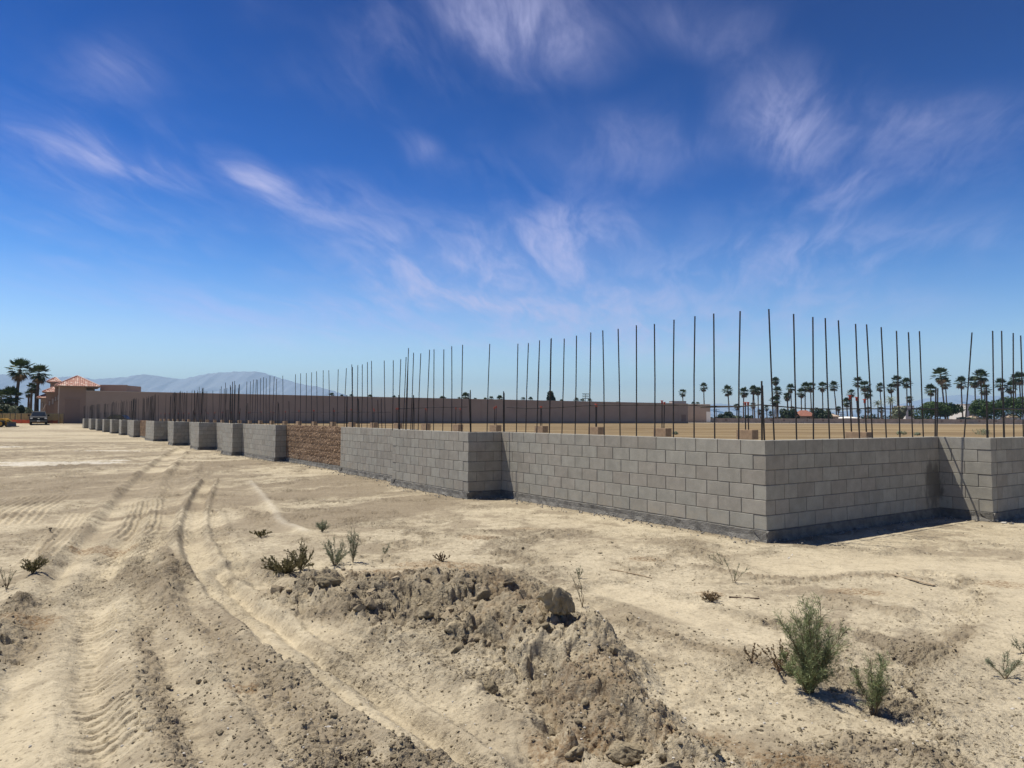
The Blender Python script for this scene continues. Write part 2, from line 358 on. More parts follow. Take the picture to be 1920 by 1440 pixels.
WINDROWS = [  # loose soil pushed aside
    (gp([(245, 1075), (300, 1110), (333, 1155), (400, 1195), (470, 1245), (540, 1320), (620, 1400), (680, 1470)]), .20, .050),
    (gp([(300, 1040), (325, 1062), (310, 1085), (330, 1110)]), .12, .06),
    (gp([(95, 1000), (85, 1040), (70, 1075)]), .10, .05), (gp([(500, 985), (470, 960), (420, 945), (380, 925)]), .22, .03),
    (gp([(700, 1470), (760, 1440), (800, 1420)]), .2, .04), (gp([(1180, 1170), (1290, 1210), (1400, 1235), (1470, 1260)]), .13, .045),
    (gp([(1560, 1120), (1640, 1140), (1700, 1150)]), .12, .05), (gp([(1700, 1240), (1760, 1215), (1815, 1180)]), .09, .03),
    (gp([(1300, 1065), (1420, 1082), (1540, 1085), (1640, 1080), (1740, 1090)]), .08, .02), (gp([(1610, 1400), (1700, 1410), (1760, 1440)]), .14, .04),
    (gp([(40, 1130), (60, 1180), (30, 1230)]), .2, .025), (gp([(270, 1180), (285, 1250), (310, 1320), (330, 1400), (350, 1470)]), .09, .03),
]
LIP = gp([(1600, 1078), (1760, 1075), (1838, 1100), (1848, 1128), (1832, 1180), (1780, 1225), (1715, 1268), (1735, 1320), (1790, 1400), (1850, 1500)])
LIP2 = gp([(470, 905), (500, 940), (528, 980), (548, 990), (572, 1003)])
TREADS = [  # bundles of parallel grooves
    (gp([(215, 1052), (255, 1030), (300, 1008)]), .28, .075, .014), (gp([(238, 1005), (262, 985), (272, 955), (276, 935)]), .3, .085, .014),
    (gp([(245, 905), (290, 893), (340, 880)]), .5, .16, .02), (gp([(0, 985), (40, 955), (90, 930)]), .5, .12, .016), (gp([(60, 1060), (110, 1010), (150, 960)]), .2, .09, .01)]
PATH_T = None
FRONT = [(-.813, -9.2), (-.813, -4.775), (0, -4.775), (0, 0), (6.5024, 0), (6.5024, .8128), (10.16, .8128), (10.16, .4064), (14.78, .4064), (14.78, .2), (20.97, .2), (20.97, .61), (26., .6), (26., 1.0), (32.3, .5), (110, 1.6)]
FRONT_W = [tn(*p) for p in FRONT]
def ell(x, y, px, py, rx, ry):
    """soft ellipse round the ground point seen at (px, py); rx, ry in metres"""
    cx, cy = G(px, py); return np.clip(1.25 - np.hypot((x - cx) / rx, (y - cy) / ry), 0, 1)
def height(x, y, want_masks=False):
    x = np.asarray(x, float); y = np.asarray(y, float)
    z = .5 * sstep(92, 112, y) + np.where(y < 12, .022, .022 - .014 * sstep(12, 18, y)) * fbm(x, y, 3.1, 3, .5, 11) * sstep(1e4, 200, np.abs(y) + np.abs(x))
    rough = .22 + sstep(-.2, .6, fbm(x, y, 1.9, 4, .6, 21)) * .6
    dark = np.zeros_like(x); white = np.zeros_like(x); brown = np.zeros_like(x); smooth = np.zeros_like(x); lumps = np.zeros_like(x)
    # the fill behind the wall and the far field
    q = np.stack([x, y], -1) - C0; t = q @ LV; n = q @ NV
    inside = sstep(-.2, -.6, n) * sstep(-.2, .25, t)
    field = sstep(-5.5, -9, n) * sstep(-.2, .5, t) + sstep(-3, -6, t) * sstep(30, 45, y) + sstep(125, 170, y); field = np.clip(field, 0, 1)
    near = (y > 1.0) & (y < 46) & (np.abs(x) < 45)
    xn, yn = x[near], y[near]
    if xn.size:
        zn = z[near]; rn = rough[near]; sm = np.zeros_like(xn); dk = np.zeros_like(xn); wh = np.zeros_like(xn); br = np.zeros_like(xn)
        lump = np.zeros_like(xn)
        jx = xn + .022 * fbm(xn, yn, .35, 4, .6, 31); jy = yn + .022 * fbm(xn, yn, .35, 4, .6, 41)
        for pts, hw, dep, kind in LANES:
            D, S, A, I = line_field(jx, jy, pts); m = sstep(hw * 1.25, hw * .7, D); 
            zn -= dep * m; zn += dep * .9 * np.exp(-((D - hw * 1.45) / (hw * .35)) ** 2)
            fade = sstep(.3, .6, fbm(xn, yn, 1.3, 2, .5, 51) * .5 + .55)
            if kind == 'cleat':
                ph = A / .095 + D * 3.4 + (S > 0) * .5 + .12 * fbm(xn, yn, .12, 2, .5, 53); bl_ = sstep(.38, .58, np.abs((ph % 1) - .5) * 2); zn += .036 * m * (.35 + .65 * fade) * (bl_ - .5) * (.55 + .75 * fbm(xn, yn, .16, 4, .68, 57)); sm = np.maximum(sm, m * .35)
            elif kind == 'rut':
                ph = A / .06 + D * 6; zn += .012 * m * fade * (sstep(.35, .6, np.abs((ph % 1) - .5) * 2) - .5); sm = np.maximum(sm, m * .8)
            else:
                zn += .004 * m * fbm(A * .12, S * D, .06, 2, .5, 59); sm = np.maximum(sm, m * (.55 + .45 * fade))
            rn = np.maximum(rn, np.exp(-((D - hw * 1.5) / (hw * .5)) ** 2) * .75)
        for pts, hw, sp, amp in TREADS:
            D, S, A, I = line_field(jx, jy, pts); L = A.max() if A.size else 1
            m = sstep(hw * 1.2, hw * .8, D) * sstep(0, .15, A) * sstep(L, L - .2, A); zn += amp * m * np.cos(S * D / sp * 2 * pi); sm = np.maximum(sm, m * .7)
        for pts, hw, hh in WINDROWS:
            D, S, A, I = line_field(jx, jy, pts); m = np.exp(-(D / hw) ** 2); zn += hh * m * (.7 + .5 * fbm(xn, yn, .35, 2, .5, 61)); lump = np.maximum(lump, m * .8); dk = np.maximum(dk, m * .8)
        D, S, A, I = line_field(jx, jy, LIP); zn += .028 * sstep(.05, -.05, -S * D) * np.exp(-D / .5); 
        sm = np.maximum(sm, (S > 0) * sstep(.0, .12, D) * sstep(1.6, .8, D) * .9 * (xn > 2)); lump = np.maximum(lump, (S < 0) * np.exp(-(D / .25) ** 2) * .55)
        D, S, A, I = line_field(jx, jy, LIP2); zn += .05 * np.exp(-(D / .12) ** 2); sm = np.maximum(sm, np.exp(-(D / .15) ** 2)); wh = np.maximum(wh, np.exp(-(D / .07) ** 2) * .35)
        # the berm of dug soil
        D, S, A, I = line_field(xn + .12 * fbm(xn, yn, .7, 3, .5, 71), yn + .12 * fbm(xn, yn, .7, 3, .5, 81), RIDGE)
        ii = np.arange(len(RIDGE)); Hh = np.interp(I, ii, R_H); wn = np.interp(I, ii, R_NEAR); wf = np.interp(I, ii, R_FAR)
        u = D / np.where(S > 0, wf, wn); prof = np.clip(1 - u, 0, 1); prof = prof * prof * (3 - 2 * prof); prof = np.where(S > 0, prof, prof ** .85)
        berm = Hh * prof * (1 + .35 * fbm(xn, yn, .55, 3, .5, 91)); zn += berm
        bm = sstep(.02, .10, berm) * np.where(S > 0, sstep(1.0, .2, u * np.where(wf > 1, 1.6, .8)), 1.0)
        toe = np.clip(1.35 - u, 0, 1) * np.where(S > 0, .5, 1.); lump = np.maximum(lump, np.maximum(bm, toe * .45)); sm *= 1 - bm; rn = np.maximum(rn, bm)
        gr = sstep(.2, .6, fbm(xn, yn, .8, 3, .5, 95) * .5 + .45); dk = np.maximum(dk, bm * (.35 + .45 * gr)); br = np.maximum(br, bm * .5 * sstep(.1, .5, fbm(xn, yn, .6, 4, .6, 97)))
        dj = D + .10 * fbm(xn, yn, .32, 4, .62, 93); sec = sstep(1.6, 2.2, I) * sstep(8.4, 7.4, I) * (S < 0)      # broken scarps below the crest
        zn -= sec * .105 * sstep(.10, .125, dj) * sstep(.62, .34, dj) * sstep(-.25, .15, fbm(xn, yn, .5, 3, .6, 89)); dj2 = D + .13 * fbm(xn + 4, yn, .38, 4, .62, 87)
        zn -= sec * .06 * sstep(.44, .46, dj2) * sstep(.85, .6, dj2) * sstep(-.1, .2, fbm(xn + 7, yn, .45, 3, .6, 85))
        # lumps: broken soil
        p1, k1 = plates(jx, jy, .21, 203); p2, k2 = plates(jx + 2, jy, .085, 213); p3, k3 = plates(jx, jy + 2, .036, 223); c1 = clods(xn, yn, .26, 3, .75); c2 = clods(xn + 3, yn, .105, 13, .8); c3 = clods(xn, yn + 5, .046, 23, .75)
        cut = sstep(-.25, .35, fbm(xn, yn, .6, 3, .55, 99)); 
        zn += bm * (c1 * .45 * cut + .055 * (p1 - .5) * cut - .022 * k1 * cut + .028 * fbm(xn, yn, .22, 4, .6, 101)) + lump * (c2 * .42 + c3 * .6 + .027 * (p2 - .5) - .012 * k2 + .018 * (p3 - .5))
        patch = sstep(-.15, .45, fbm(xn, yn, .8, 4, .62, 103)); rn = rn * (.30 + .70 * patch); crust = patch * sstep(-.1, .5, fbm(xn, yn, .35, 3, .6, 105)) * (1 - .9 * sm)
        zn += (rn * (1 - .85 * sm)) * (c2 * .30 * patch + c3 * .8) + crust * (.027 * (p2 - .45) - .013 * k2 + .016 * (p3 - .5) - .008 * k3)
        rn = np.clip(rn + .35 * crust, 0, 1); dk = np.maximum(dk, crust * .5); dk = np.maximum(dk, .62 * sstep(.12, .5, fbm(xn, yn, .75, 5, .68, 109)) * (1 - .8 * sm))
        zn -= bm * .045 * sstep(.35, .6, np.abs(fbm(xn, yn, .5, 2, .5, 107))) * cut
        amp = np.where(yn < 14, 1, 1.35)
        zn += amp * ((.020 * rn + .004) * fbm(xn, yn, .22, 4, .6, 111) + .012 * rn * (1 - sm) * fbm(xn, yn, .7, 3, .55, 121)) * (1 - .6 * sm)
        zn += (.003 + .020 * rn) * (1 - .7 * sm) * fbm(xn, yn, .42, 6, .74, 137); zn += .0085 * (1 - .75 * sm) * (.4 + .9 * rn) * fbm(xn, yn, .06, 3, .65, 131)
        # colour stains that belong to the soil
        nz = fbm(xn, yn, .45, 3, .55, 141)
        ya = xn * .5 + yn * .87; xa_ = xn * .87 - yn * .5
        dk = np.maximum(dk, sstep(7, 12, yn) * sstep(-.08, .42, fbm(xa_, ya * .35, 1.5, 5, .66, 191)) * .85 * sstep(2, -2, xn - (yn - 10) * .1))
        for e in ((260, 895, 3.2, 2.2), (200, 925, 3.0, 1.6), (320, 905, 2., 1.6), (60, 905, 4., 2.2), (10, 925, 3., 1.), (160, 850, 5, 2), (60, 830, 9, 4), (330, 835, 4, 2), (420, 925, 1.5, 1.), (170, 812, 12, 5)):
            dk = np.maximum(dk, np.clip(ell(xn, yn, *e) * 1.2 + nz * .5, 0, 1) * (ell(xn, yn, *e) > 0) * .75)
        for e in ((110, 868, 2.6, .75), (30, 872, 1.6, .5), (208, 864, 1.0, .3), (15, 838, 1.5, .5), (200, 845, 1.5, .35)):
            eb = ell(xn, yn, *e); m = sstep(.15, .45, eb + nz * .35) * sstep(0, .2, eb); wh = np.maximum(wh, m)
        for e in ((55, 1165, .35, .22), (895, 1008, .3, .25), (1225, 1050, .28, .2), (1335, 1112, .16, .12), (1000, 992, .3, .2), (850, 1085, .7, .3), (820, 1062, .5, .3), (450, 1300, .12, .1), (700, 1090, .3, .25), (1600, 1110, .3, .15),
                  (1300, 1395, .35, .2), (1500, 1440, .4, .2), (200, 1025, .4, .3), (1880, 1100, .3, .2), (1090, 1380, .3, .2)):
            eb = ell(xn, yn, *e); br = np.maximum(br, sstep(.1, .8, eb + nz * .5) * sstep(0, .25, eb) * .9)
        # keep the ground flat where the footing meets it
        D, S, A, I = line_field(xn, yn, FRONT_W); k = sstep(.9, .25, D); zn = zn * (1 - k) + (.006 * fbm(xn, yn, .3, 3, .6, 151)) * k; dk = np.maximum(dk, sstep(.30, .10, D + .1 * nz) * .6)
        z[near] = zn; lumps[near] = lump; rough[near] = rn; smooth[near] = sm; dark[near] = dk; white[near] = wh; brown[near] = br
    far = ~near & (np.abs(y) < 400)
    if far.any():
        xf, yf = x[far], y[far]; r = sstep(-.2, .7, fbm(xf, yf, 9, 4, .6, 161)); z[far] += np.where(yf < 92, .05, .012) * r * (1 - .85 * field[far]) * fbm(xf, yf, 2.6, 2, .6, 171); dark[far] = sstep(.05, .7, fbm(xf * .35, yf, 5, 4, .6, 181)) * .6; rough[far] = r
    if want_masks: return z, rough, smooth, dark, white, brown, field, lumps
    return z
def gz(x, y): return float(height(np.array([x]), np.array([y]))[0])

# fan-shaped tessellation: fine near the viewer, reaching the horizon
py = np.arange(1475, 789.6, -1.12); Yd = EYE * F_PX / (py - 785.2); Yd = Yd[Yd < 380]
rows = np.concatenate([[-60, -25, -12, -6, -3, -1, .6, 1.6, 2.1], Yd[Yd > 2.15], np.geomspace(400, 24000, 26)])
ud = np.linspace(-.86, .86, 1120); uo = np.geomspace(.88, 9, 26)
us = np.concatenate([-uo[::-1], ud, uo])
wd = np.sqrt(rows ** 2 + 2.2 ** 2)
GX = us[None, :] * wd[:, None]; GY = np.repeat(rows[:, None], len(us), 1)
zz, m_rough, m_smooth, m_dark, m_white, m_brown, m_field, _lm = [a.reshape(GX.shape) for a in height(GX.ravel(), GY.ravel(), True)]
nr, nc = GX.shape; idx = np.arange(nr * nc).reshape(nr, nc)
quads = np.stack([idx[:-1, :-1], idx[:-1, 1:], idx[1:, 1:], idx[1:, :-1]], -1).reshape(-1, 4)

def soil_mat():
    m = bpy.data.materials.new('desert_soil'); m.use_nodes = True; q = NT(m.node_tree); bs = q.n['Principled BSDF']
    P0 = q.node('ShaderNodeTexCoord').outputs['Object']
    A = q.node('ShaderNodeAttribute', attribute_name='soil_a'); B = q.node('ShaderNodeAttribute', attribute_name='soil_b')
    sa = q.node('ShaderNodeSeparateColor'); q.put(sa.inputs[0], A.outputs['Color']); sb = q.node('ShaderNodeSeparateColor'); q.put(sb.inputs[0], B.outputs['Color'])
    rough, smooth, dark = sa.outputs; white, brown, field = sb.outputs
    n1 = q.noise(P0, .9, 6, .6); n2 = q.noise(P0, 7, 6, .65); n3 = q.noise(P0, 30, 3, .65); n4 = q.noise(P0, 240, 2, .7)
    c = q.mix(q.rng(n1, .35, .68), (.49, .425, .305), (.41, .35, .245))
    n5 = q.noise(P0, 20, 5, .7); n6 = q.noise(P0, 3.0, 8, .74); n7 = q.noise(P0, 9, 5, .72); c = q.mix(q.math('MULTIPLY', q.rng(n6, .48, .60), q.math('MULTIPLY_ADD', rough, .45, .42)), c, (.255, .215, .152)); c = q.mix(q.math('MULTIPLY', q.rng(n7, .52, .62), q.math('MULTIPLY_ADD', rough, .5, .25)), c, (.20, .165, .115)); c = q.mix(q.math('MULTIPLY', q.rng(n5, .50, .70), .5), c, (.22, .175, .112)); c = q.mix(q.math('MULTIPLY', smooth, .5), c, (.53, .455, .32))  # grey-brown soil tone, plus dark speckle that paints small shadows into it
    c = q.mix(q.math('MULTIPLY', q.rng(n2, .5, .72), .55), c, (.285, .24, .168))
    c = q.mix(q.math('MULTIPLY', rough, .35), c, (.32, .275, .20))
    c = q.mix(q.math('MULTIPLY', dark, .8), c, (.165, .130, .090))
    c = q.mix(q.math('MULTIPLY', q.math('MULTIPLY', brown, q.rng(n3, .35, .62)), .85), c, (.19, .115, .055))
    c = q.mix(q.math('MULTIPLY', white, q.rng(n2, .25, .55)), c, (.54, .50, .42))
    # dark speckle for crumbs and their small painted shadows; pale grains
    cr = q.math('MULTIPLY', q.rng(n3, .56, .66), q.math('ADD', q.math('MULTIPLY', rough, .6), .36)); c = q.mix(cr, c, (.105, .083, .055))
    pg = q.math('MULTIPLY', q.rng(n4, .62, .72), .35); c = q.mix(pg, c, (.62, .565, .47))
    # straw field
    st = q.noise(q.mapping(P0, sc=(.25, 1, 1)), .9, 6, .65); st2 = q.noise(q.mapping(P0, sc=(.06, 1, 1)), .13, 5, .6)
    fc = q.mix(q.rng(st, .35, .66), (.205, .148, .08), (.135, .095, .052)); fc = q.mix(q.rng(st2, .45, .62), fc, (.25, .19, .108))
    c = q.mix(field, c, fc)
    q.put(bs.inputs['Base Color'], c); bs.inputs['Roughness'].default_value = 1.0; bs.inputs['Specular IOR Level'].default_value = .1
    hgt = q.math('ADD', q.math('MULTIPLY', n3, .25), q.math('ADD', q.math('MULTIPLY', n7, 1.3), q.math('MULTIPLY', n5, 1.0)))
    b = q.node('ShaderNodeBump'); b.inputs['Strength'].default_value = .9
    q.put(b.inputs['Distance'], q.math('MULTIPLY_ADD', q.math('ADD', rough, .35), .034, q.math('MULTIPLY', smooth, -.003))); q.put(b.inputs['Height'], hgt); q.put(bs.inputs['Normal'], b.outputs[0])
    return m
M['soil'] = soil_mat()
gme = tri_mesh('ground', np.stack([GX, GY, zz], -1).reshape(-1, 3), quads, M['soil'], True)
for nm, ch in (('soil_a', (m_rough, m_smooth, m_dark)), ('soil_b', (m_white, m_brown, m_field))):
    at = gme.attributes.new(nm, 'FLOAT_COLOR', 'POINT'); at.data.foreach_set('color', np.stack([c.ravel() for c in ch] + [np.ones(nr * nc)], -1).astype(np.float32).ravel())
ground = obj('ground', gme); tag(ground, kind='structure')

# ------------------------------------------------------------------ the block wall
def chamfer_box(lx, ly, lz, b=.004):
    hx, hy, hz = lx / 2, ly / 2, lz / 2; V = []; ix = {}
    for sx in (-1, 1):
        for sy in (-1, 1):
            for sz in (-1, 1):
                for ax in range(3):
                    p = [sx * (hx - b), sy * (hy - b), sz * (hz - b)]; p[ax] = (sx * hx, sy * hy, sz * hz)[ax]; ix[sx, sy, sz, ax] = len(V); V.append(p)
    Fc = []
    for ax in range(3):
        o = [i for i in range(3) if i != ax]
        for s in (-1, 1):
            loop = []
            for a, c in ((-1, -1), (1, -1), (1, 1), (-1, 1)):
                k = [0, 0, 0]; k[ax] = s; k[o[0]] = a; k[o[1]] = c; loop.append(ix[k[0], k[1], k[2], ax])
            Fc.append(tuple(loop if (s > 0) != (ax == 1) else loop[::-1]))
    for ax in range(3):
        o = [i for i in range(3) if i != ax]
        for a in (-1, 1):
            for c in (-1, 1):
                q = []
                for s, m in ((-1, o[0]), (1, o[0]), (1, o[1]), (-1, o[1])):
                    k = [0, 0, 0]; k[ax] = s; k[o[0]] = a; k[o[1]] = c; q.append(ix[k[0], k[1], k[2], m])
                Fc.append(tuple(q))
    for sx in (-1, 1):
        for sy in (-1, 1):
            for sz in (-1, 1): Fc.append(tuple(ix[sx, sy, sz, a] for a in range(3)))
    import bmesh
    bm = bmesh.new(); vs = [bm.verts.new(v) for v in V]
    for f in Fc: bm.faces.new([vs[i] for i in f])
    bmesh.ops.recalc_face_normals(bm, faces=bm.faces); Fo = [tuple(v.index for v in f.verts) for f in bm.faces]; bm.verts.index_update()
    Fo = [tuple(v.index for v in f.verts) for f in bm.faces]; bm.free(); return np.array(V), Fo
def split_block(lx, ly, lz, seed):
    """block with a broken-stone outer face towards +y"""
    nx, nz = max(3, int(lx / .034)), 6; r = np.random.default_rng(seed); V = []; Fc = []
    for j in range(nz + 1):
        for i in range(nx + 1):
            e = i in (0, nx) or j in (0, nz); V.append((-lx / 2 + lx * i / nx, ly / 2 + (r.uniform(-.003, .012) if e else r.uniform(-.004, .026)), -lz / 2 + lz * j / nz))
    for j in range(nz):
        for i in range(nx):
            a = j * (nx + 1) + i
            Fc += [(a, a + nx + 2, a + 1), (a, a + nx + 1, a + nx + 2)] if r.random() < .5 else [(a, a + nx + 1, a + 1), (a + 1, a + nx + 1, a + nx + 2)]
    b = len(V); V += [(sx * lx / 2, -ly / 2, sz * lz / 2) for sz in (-1, 1) for sx in (-1, 1)]; c0, c1, c2, c3 = 0, nx, nz * (nx + 1), nz * (nx + 1) + nx
    Fc += [(b, b + 1, b + 3, b + 2), (c0, c1, b + 1, b), (c2, b + 2, b + 3, c3), (c0, b, b + 2, c2), (c1, c3, b + 3, b + 1)]
    return np.array(V), Fc
_bc = {}
def block_mesh(l, brown, var=0):
    k = (round(l, 3), brown, var)
    if k not in _bc:
        V, Fc = split_block(l - .006, BT, BH - .005, int(l * 1000) + var) if brown else chamfer_box(l - .009, BT, BH - .0095)
        _bc[k] = (mesh_data('block', V, Fc, M['split' if brown else 'block']), V, Fc)
    return _bc[k]

GROUPS = [  # name, label, list of vertices (t, n), kind, single blocks
 ('block_pier', 'grey block pier at the right frame edge with rebar shadows slanting across its lit face', [(-.813, -9.2), (-.813, -4.775), (0, -4.775)], 'grey', 1),
 ('block_wall', 'long grey concrete block wall turning the nearest corner, tall black rebars standing in its top', [(0, -4.775), (0, 0), (6.5024, 0)], 'grey', 1),
 ('block_pier', 'wide grey block pier standing proud just left of the long corner wall', [(6.5024, 0), (6.5024, .8128), (10.16, .8128), (10.16, .4064)], 'grey', 1),
 ('block_wall', 'short set-back grey block panel between the large brown panel and the wide pier', [(10.16, .4064), (14.78, .4064), (14.78, .2)], 'grey', 1),
 ('split_face_wall', 'large rough brown split-face block panel set between grey block walls', [(14.78, .2), (20.97, .2)], 'brown', 1),
 ('block_wall', 'grey block wall directly left of the large brown split-face panel', [(20.97, .2), (20.97, .6096), (25.97, .6096)], 'grey', 1),
 ('block_pier', 'first grey pier left of the block wall that borders the large brown panel', [(25.97, .6096), (25.97, 1.016), (27.9, 1.016), (27.9, .38), (32.31, .38)], 'grey', 1),
 ('block_pier', 'second grey pier left of the block wall that borders the large brown panel', [(32.31, .38), (32.31, 1.1928), (34.34, 1.1928), (34.34, .54), (38.83, .54)], 'grey', 1),
 ('block_pier', 'third grey pier left of the block wall that borders the large brown panel', [(38.83, .54), (38.83, 1.3528), (40.4, 1.3528), (40.4, .5), (46.89, .5)], 'grey', 0),
 ('block_pier', 'grey block pier immediately right of the small far brown panel', [(46.89, .5), (46.89, 1.3128), (51.0, 1.3128), (51.0, .92)], 'grey', 0),
 ('split_face_wall', 'small far brown split-face panel between distant grey piers', [(51.0, .92), (57.54, .92)], 'brown', 0),
 ('block_pier', 'grey block pier immediately left of the small far brown panel', [(57.54, .92), (57.54, 1.36), (60., 1.36), (60., 1.03), (65.48, 1.03)], 'grey', 0),
]
_ord = ['second', 'third', 'fourth', 'fifth', 'sixth']
_p = [(65.48, 1.48, 1.03), (73.38, 1.55, .96), (81.28, 1.61, 1.09), (88.6, 1.72, 1.24), (96.55, 1.86, 1.40), (105.78, 2.09, 1.59)]
for i, (t, no, ni) in enumerate(_p):
    if i < 5: GROUPS.append(('block_pier', 'small distant grey pier, %s one left of the small far brown panel' % _ord[i], [(t, ni), (t, no), (t + 1.7, no), (t + 1.7, _p[i + 1][2]), (_p[i + 1][0], _p[i + 1][2])], 'grey', 0))
    else: GROUPS.append(('block_pier', 'farthest and smallest grey pier at the left end of the block wall', [(t, ni), (t, no), (t + 3.4, no), (t + 3.4, .4)], 'grey', 0))
FULL = [];  WALLS = []
for gi, g in enumerate(GROUPS):
    for k in range(len(g[2]) - 1): FULL.append((gi, np.array(g[2][k]), np.array(g[2][k + 1])))
def turn(i):
    """+1 convex, -1 concave, 0 straight / free, at the end of edge i"""
    if i < 0 or i + 1 >= len(FULL): return 0
    a = FULL[i][2] - FULL[i][1]; b = FULL[i + 1][2] - FULL[i + 1][1]; c = a[0] * b[1] - a[1] * b[0]
    return 0 if abs(c) < 1e-6 else (1 if c < 0 else -1)
roots = []
for gi, (nm, lab, vs, kind, single) in enumerate(GROUPS):
    p = tn(*vs[0]); rt = thing(nm, lab, 'wall', (p[0], p[1], 0), WROT); roots.append(rt)
joined = {}
for ei, (gi, A, Bv) in enumerate(FULL):
    nm, lab, vs, kind, single = GROUPS[gi]; rt = roots[gi]; org = np.array(vs[0]); brown = kind == 'brown'
    d = Bv - A; Ln = np.linalg.norm(d); d = d / Ln; inn = np.array([d[1], -d[0]]); ang = atan2(d[1], d[0])
    tA, tB = turn(ei - 1), turn(ei)
    c0, c1 = (0 if tA <= 0 else .004), Ln - (.004 if tB > 0 else 0)
    mb = MB(); e0, e1 = (c0 + .004, c1 - .004)
    def corner(s, k): q = A + d * s + inn * k - org; return q
    for (o0, o1) in ((.007, BT - .007),):
        P4 = [corner(e0, o0), corner(e1 + (BT if tB < 0 else 0), o0), corner(e1 + (BT if tB < 0 else 0), o1), corner(e0, o1)]
        mb.add([(q[0], q[1], z) for z in (FOOT - .02, WTOP - .006) for q in P4], [(3, 2, 1, 0), (4, 5, 6, 7), (0, 1, 5, 4), (1, 2, 6, 5), (2, 3, 7, 6), (3, 0, 4, 7)])
    mb.build('mortar', M['mortar'], rt)
    for c in range(6):
        odd = c % 2 == 1
        s0 = (0 if odd else BT) if tA > 0 else 0.
        s1 = (Ln - BT if odd else Ln) if tB > 0 else (Ln + (BT if tB < 0 else 0))
        if ei == 2:   # right face of the corner wall: bonded from the far corner with a cut block beside it
            js = [Ln - BT - .3048 - BL * k for k in range(14)] if odd else [Ln - BL - .3048 - BL * k for k in range(14)] + [Ln - BL]
        else:
            par = odd != (tA < 0); off = 0 if par else BL / 2; js = [off + BL * k for k in range(int(Ln / BL) + 3)]
        if ei == 9 - 2 and False: pass
        js = sorted(j for j in js if s0 + .07 < j < s1 - .07); cut = [s0] + js + [s1]
        if gi == 3 and ei < len(FULL) and Ln > 4: cut = sorted(set([x for x in cut if abs(x - 1.87) > .07] + [1.87]))   # control joint
        for a, b in zip(cut[:-1], cut[1:]):
            l = b - a; me, V, Fc = block_mesh(l, brown, random.randrange(4) if brown else 0)
            q = A + d * (a + b) / 2 + inn * (BT / 2 - random.uniform(0, .0022)) - org; z = FOOT + BH * (c + .5); an = ang + random.gauss(0, .0012)
            if single: obj('block', me, rt, (q[0], q[1], z), (0, 0, an))
            else:
                ca, sa = cos(an), sin(an); VV = np.stack([q[0] + ca * V[:, 0] - sa * V[:, 1], q[1] + sa * V[:, 0] + ca * V[:, 1], z + V[:, 2]], 1)
                J = joined.setdefault(gi, MB()); J.add(VV.tolist(), Fc)
    # cast footing, rough edged
    k = max(2, int(Ln / .09)); V = []; Fc = []
    ex0 = .03 if tA > 0 else 0; ex1 = .03 if tB > 0 else 0
    for i in range(k + 1):
        s = -ex0 + (Ln + ex0 + ex1) * i / k
        for off, z in ((.10, -.12), (.035, .005), (.016, .07), (.012, FOOT - .012), (-.01, FOOT - .001), (-BT, FOOT - .001)):
            j = 0 if off < 0 else random.uniform(-.010, .012) * (1.8 if z < .02 else .7)
            q = A + d * (s + (random.uniform(-.01, .01) if 0 < i < k else 0)) - inn * (off + j) - org; V.append((q[0], q[1], z + (random.uniform(-.012, .006) if 0 < z < FOOT - .005 else 0)))
    for i in range(k):
        for j in range(5): Fc.append((i * 6 + j, (i + 1) * 6 + j, (i + 1) * 6 + j + 1, i * 6 + j + 1))
    for i0 in (0, k): Fc.append(tuple(i0 * 6 + j for j in range(6)))
    obj('footing', mesh_data('footing', V, Fc, M['footing']), rt)
for gi, J in joined.items(): tag(J.build('block_courses', M['split' if GROUPS[gi][3] == 'brown' else 'block'], roots[gi]), kind='stuff')

# ------------------------------------------------------------------ reinforcing bars
def wall_at(x):
    """wall group and top centre plane that carries a bar standing at pixel column x"""
    for x0, gi, n in ((1858, 0, None), (1757, 0, 'r'), (1436, 1, 'R'), (941, 1, -.1), (879, 2, 'r'), (735, 2, .71), (639, 3, .30), (541, 4, .10), (517, 5, 'r'), (459, 5, .51), (438, 6, 'r'), (421, 6, .91), (300, 7, 1.0)):
        if x >= x0: return gi, n
    return 7, 1.0
def add_bar(gi, pb, pt, r=.0105, name='rebar', bend=0.0):
    """pb, pt: (t, n, z) in wall coordinates"""
    o = np.array(GROUPS[gi][2][0]); b = np.array([pb[0] - o[0], pb[1] - o[1], pb[2]]); t = np.array([pt[0] - o[0], pt[1] - o[1], pt[2]])
    mid = (b + t) / 2 + np.array([bend, random.uniform(-.01, .01), 0])
    return MB().tube([b, mid, t], r, 6).build(name, M['rebar'], roots[gi])
def bar_px(xt, yt, xb, r=.0105):
    gi, n = wall_at(xb)
    yb = 805
    if isinstance(n, str) or n is None:          # bars in faces that run along n
        tt = {0: -.713, 1: -.1}[gi] if gi in (0, 1) else {2: 6.6, 5: 21.07, 6: 26.07}[gi]
        if n == 'r' and gi == 0: nn, z = on_plane(xb, yb, -4.875); pt, zt = on_plane(xt, yt, -4.875); return add_bar(gi, (nn, -4.875, WTOP - .03), (pt, -4.875, zt), r)
        tt = {0: -.713, 1: .1, 2: 6.604, 5: 21.07, 6: 26.07}[gi]
        nb, z = on_plane_t(xb, yb, tt); ntp, zt = on_plane_t(xt, yt, tt)
        return add_bar(gi, (tt, nb, WTOP - .03), (tt, ntp, zt), r)
    tb, z = on_plane(xb, yb, n); tt, zt = on_plane(xt, yt, n)
    return add_bar(gi, (tb, n, WTOP - .03), (tt, n, zt), r)
def crop(s, ox, oy, L): return [(ox + a / s, oy + b / s, ox + c / s) for a, b, c in L]
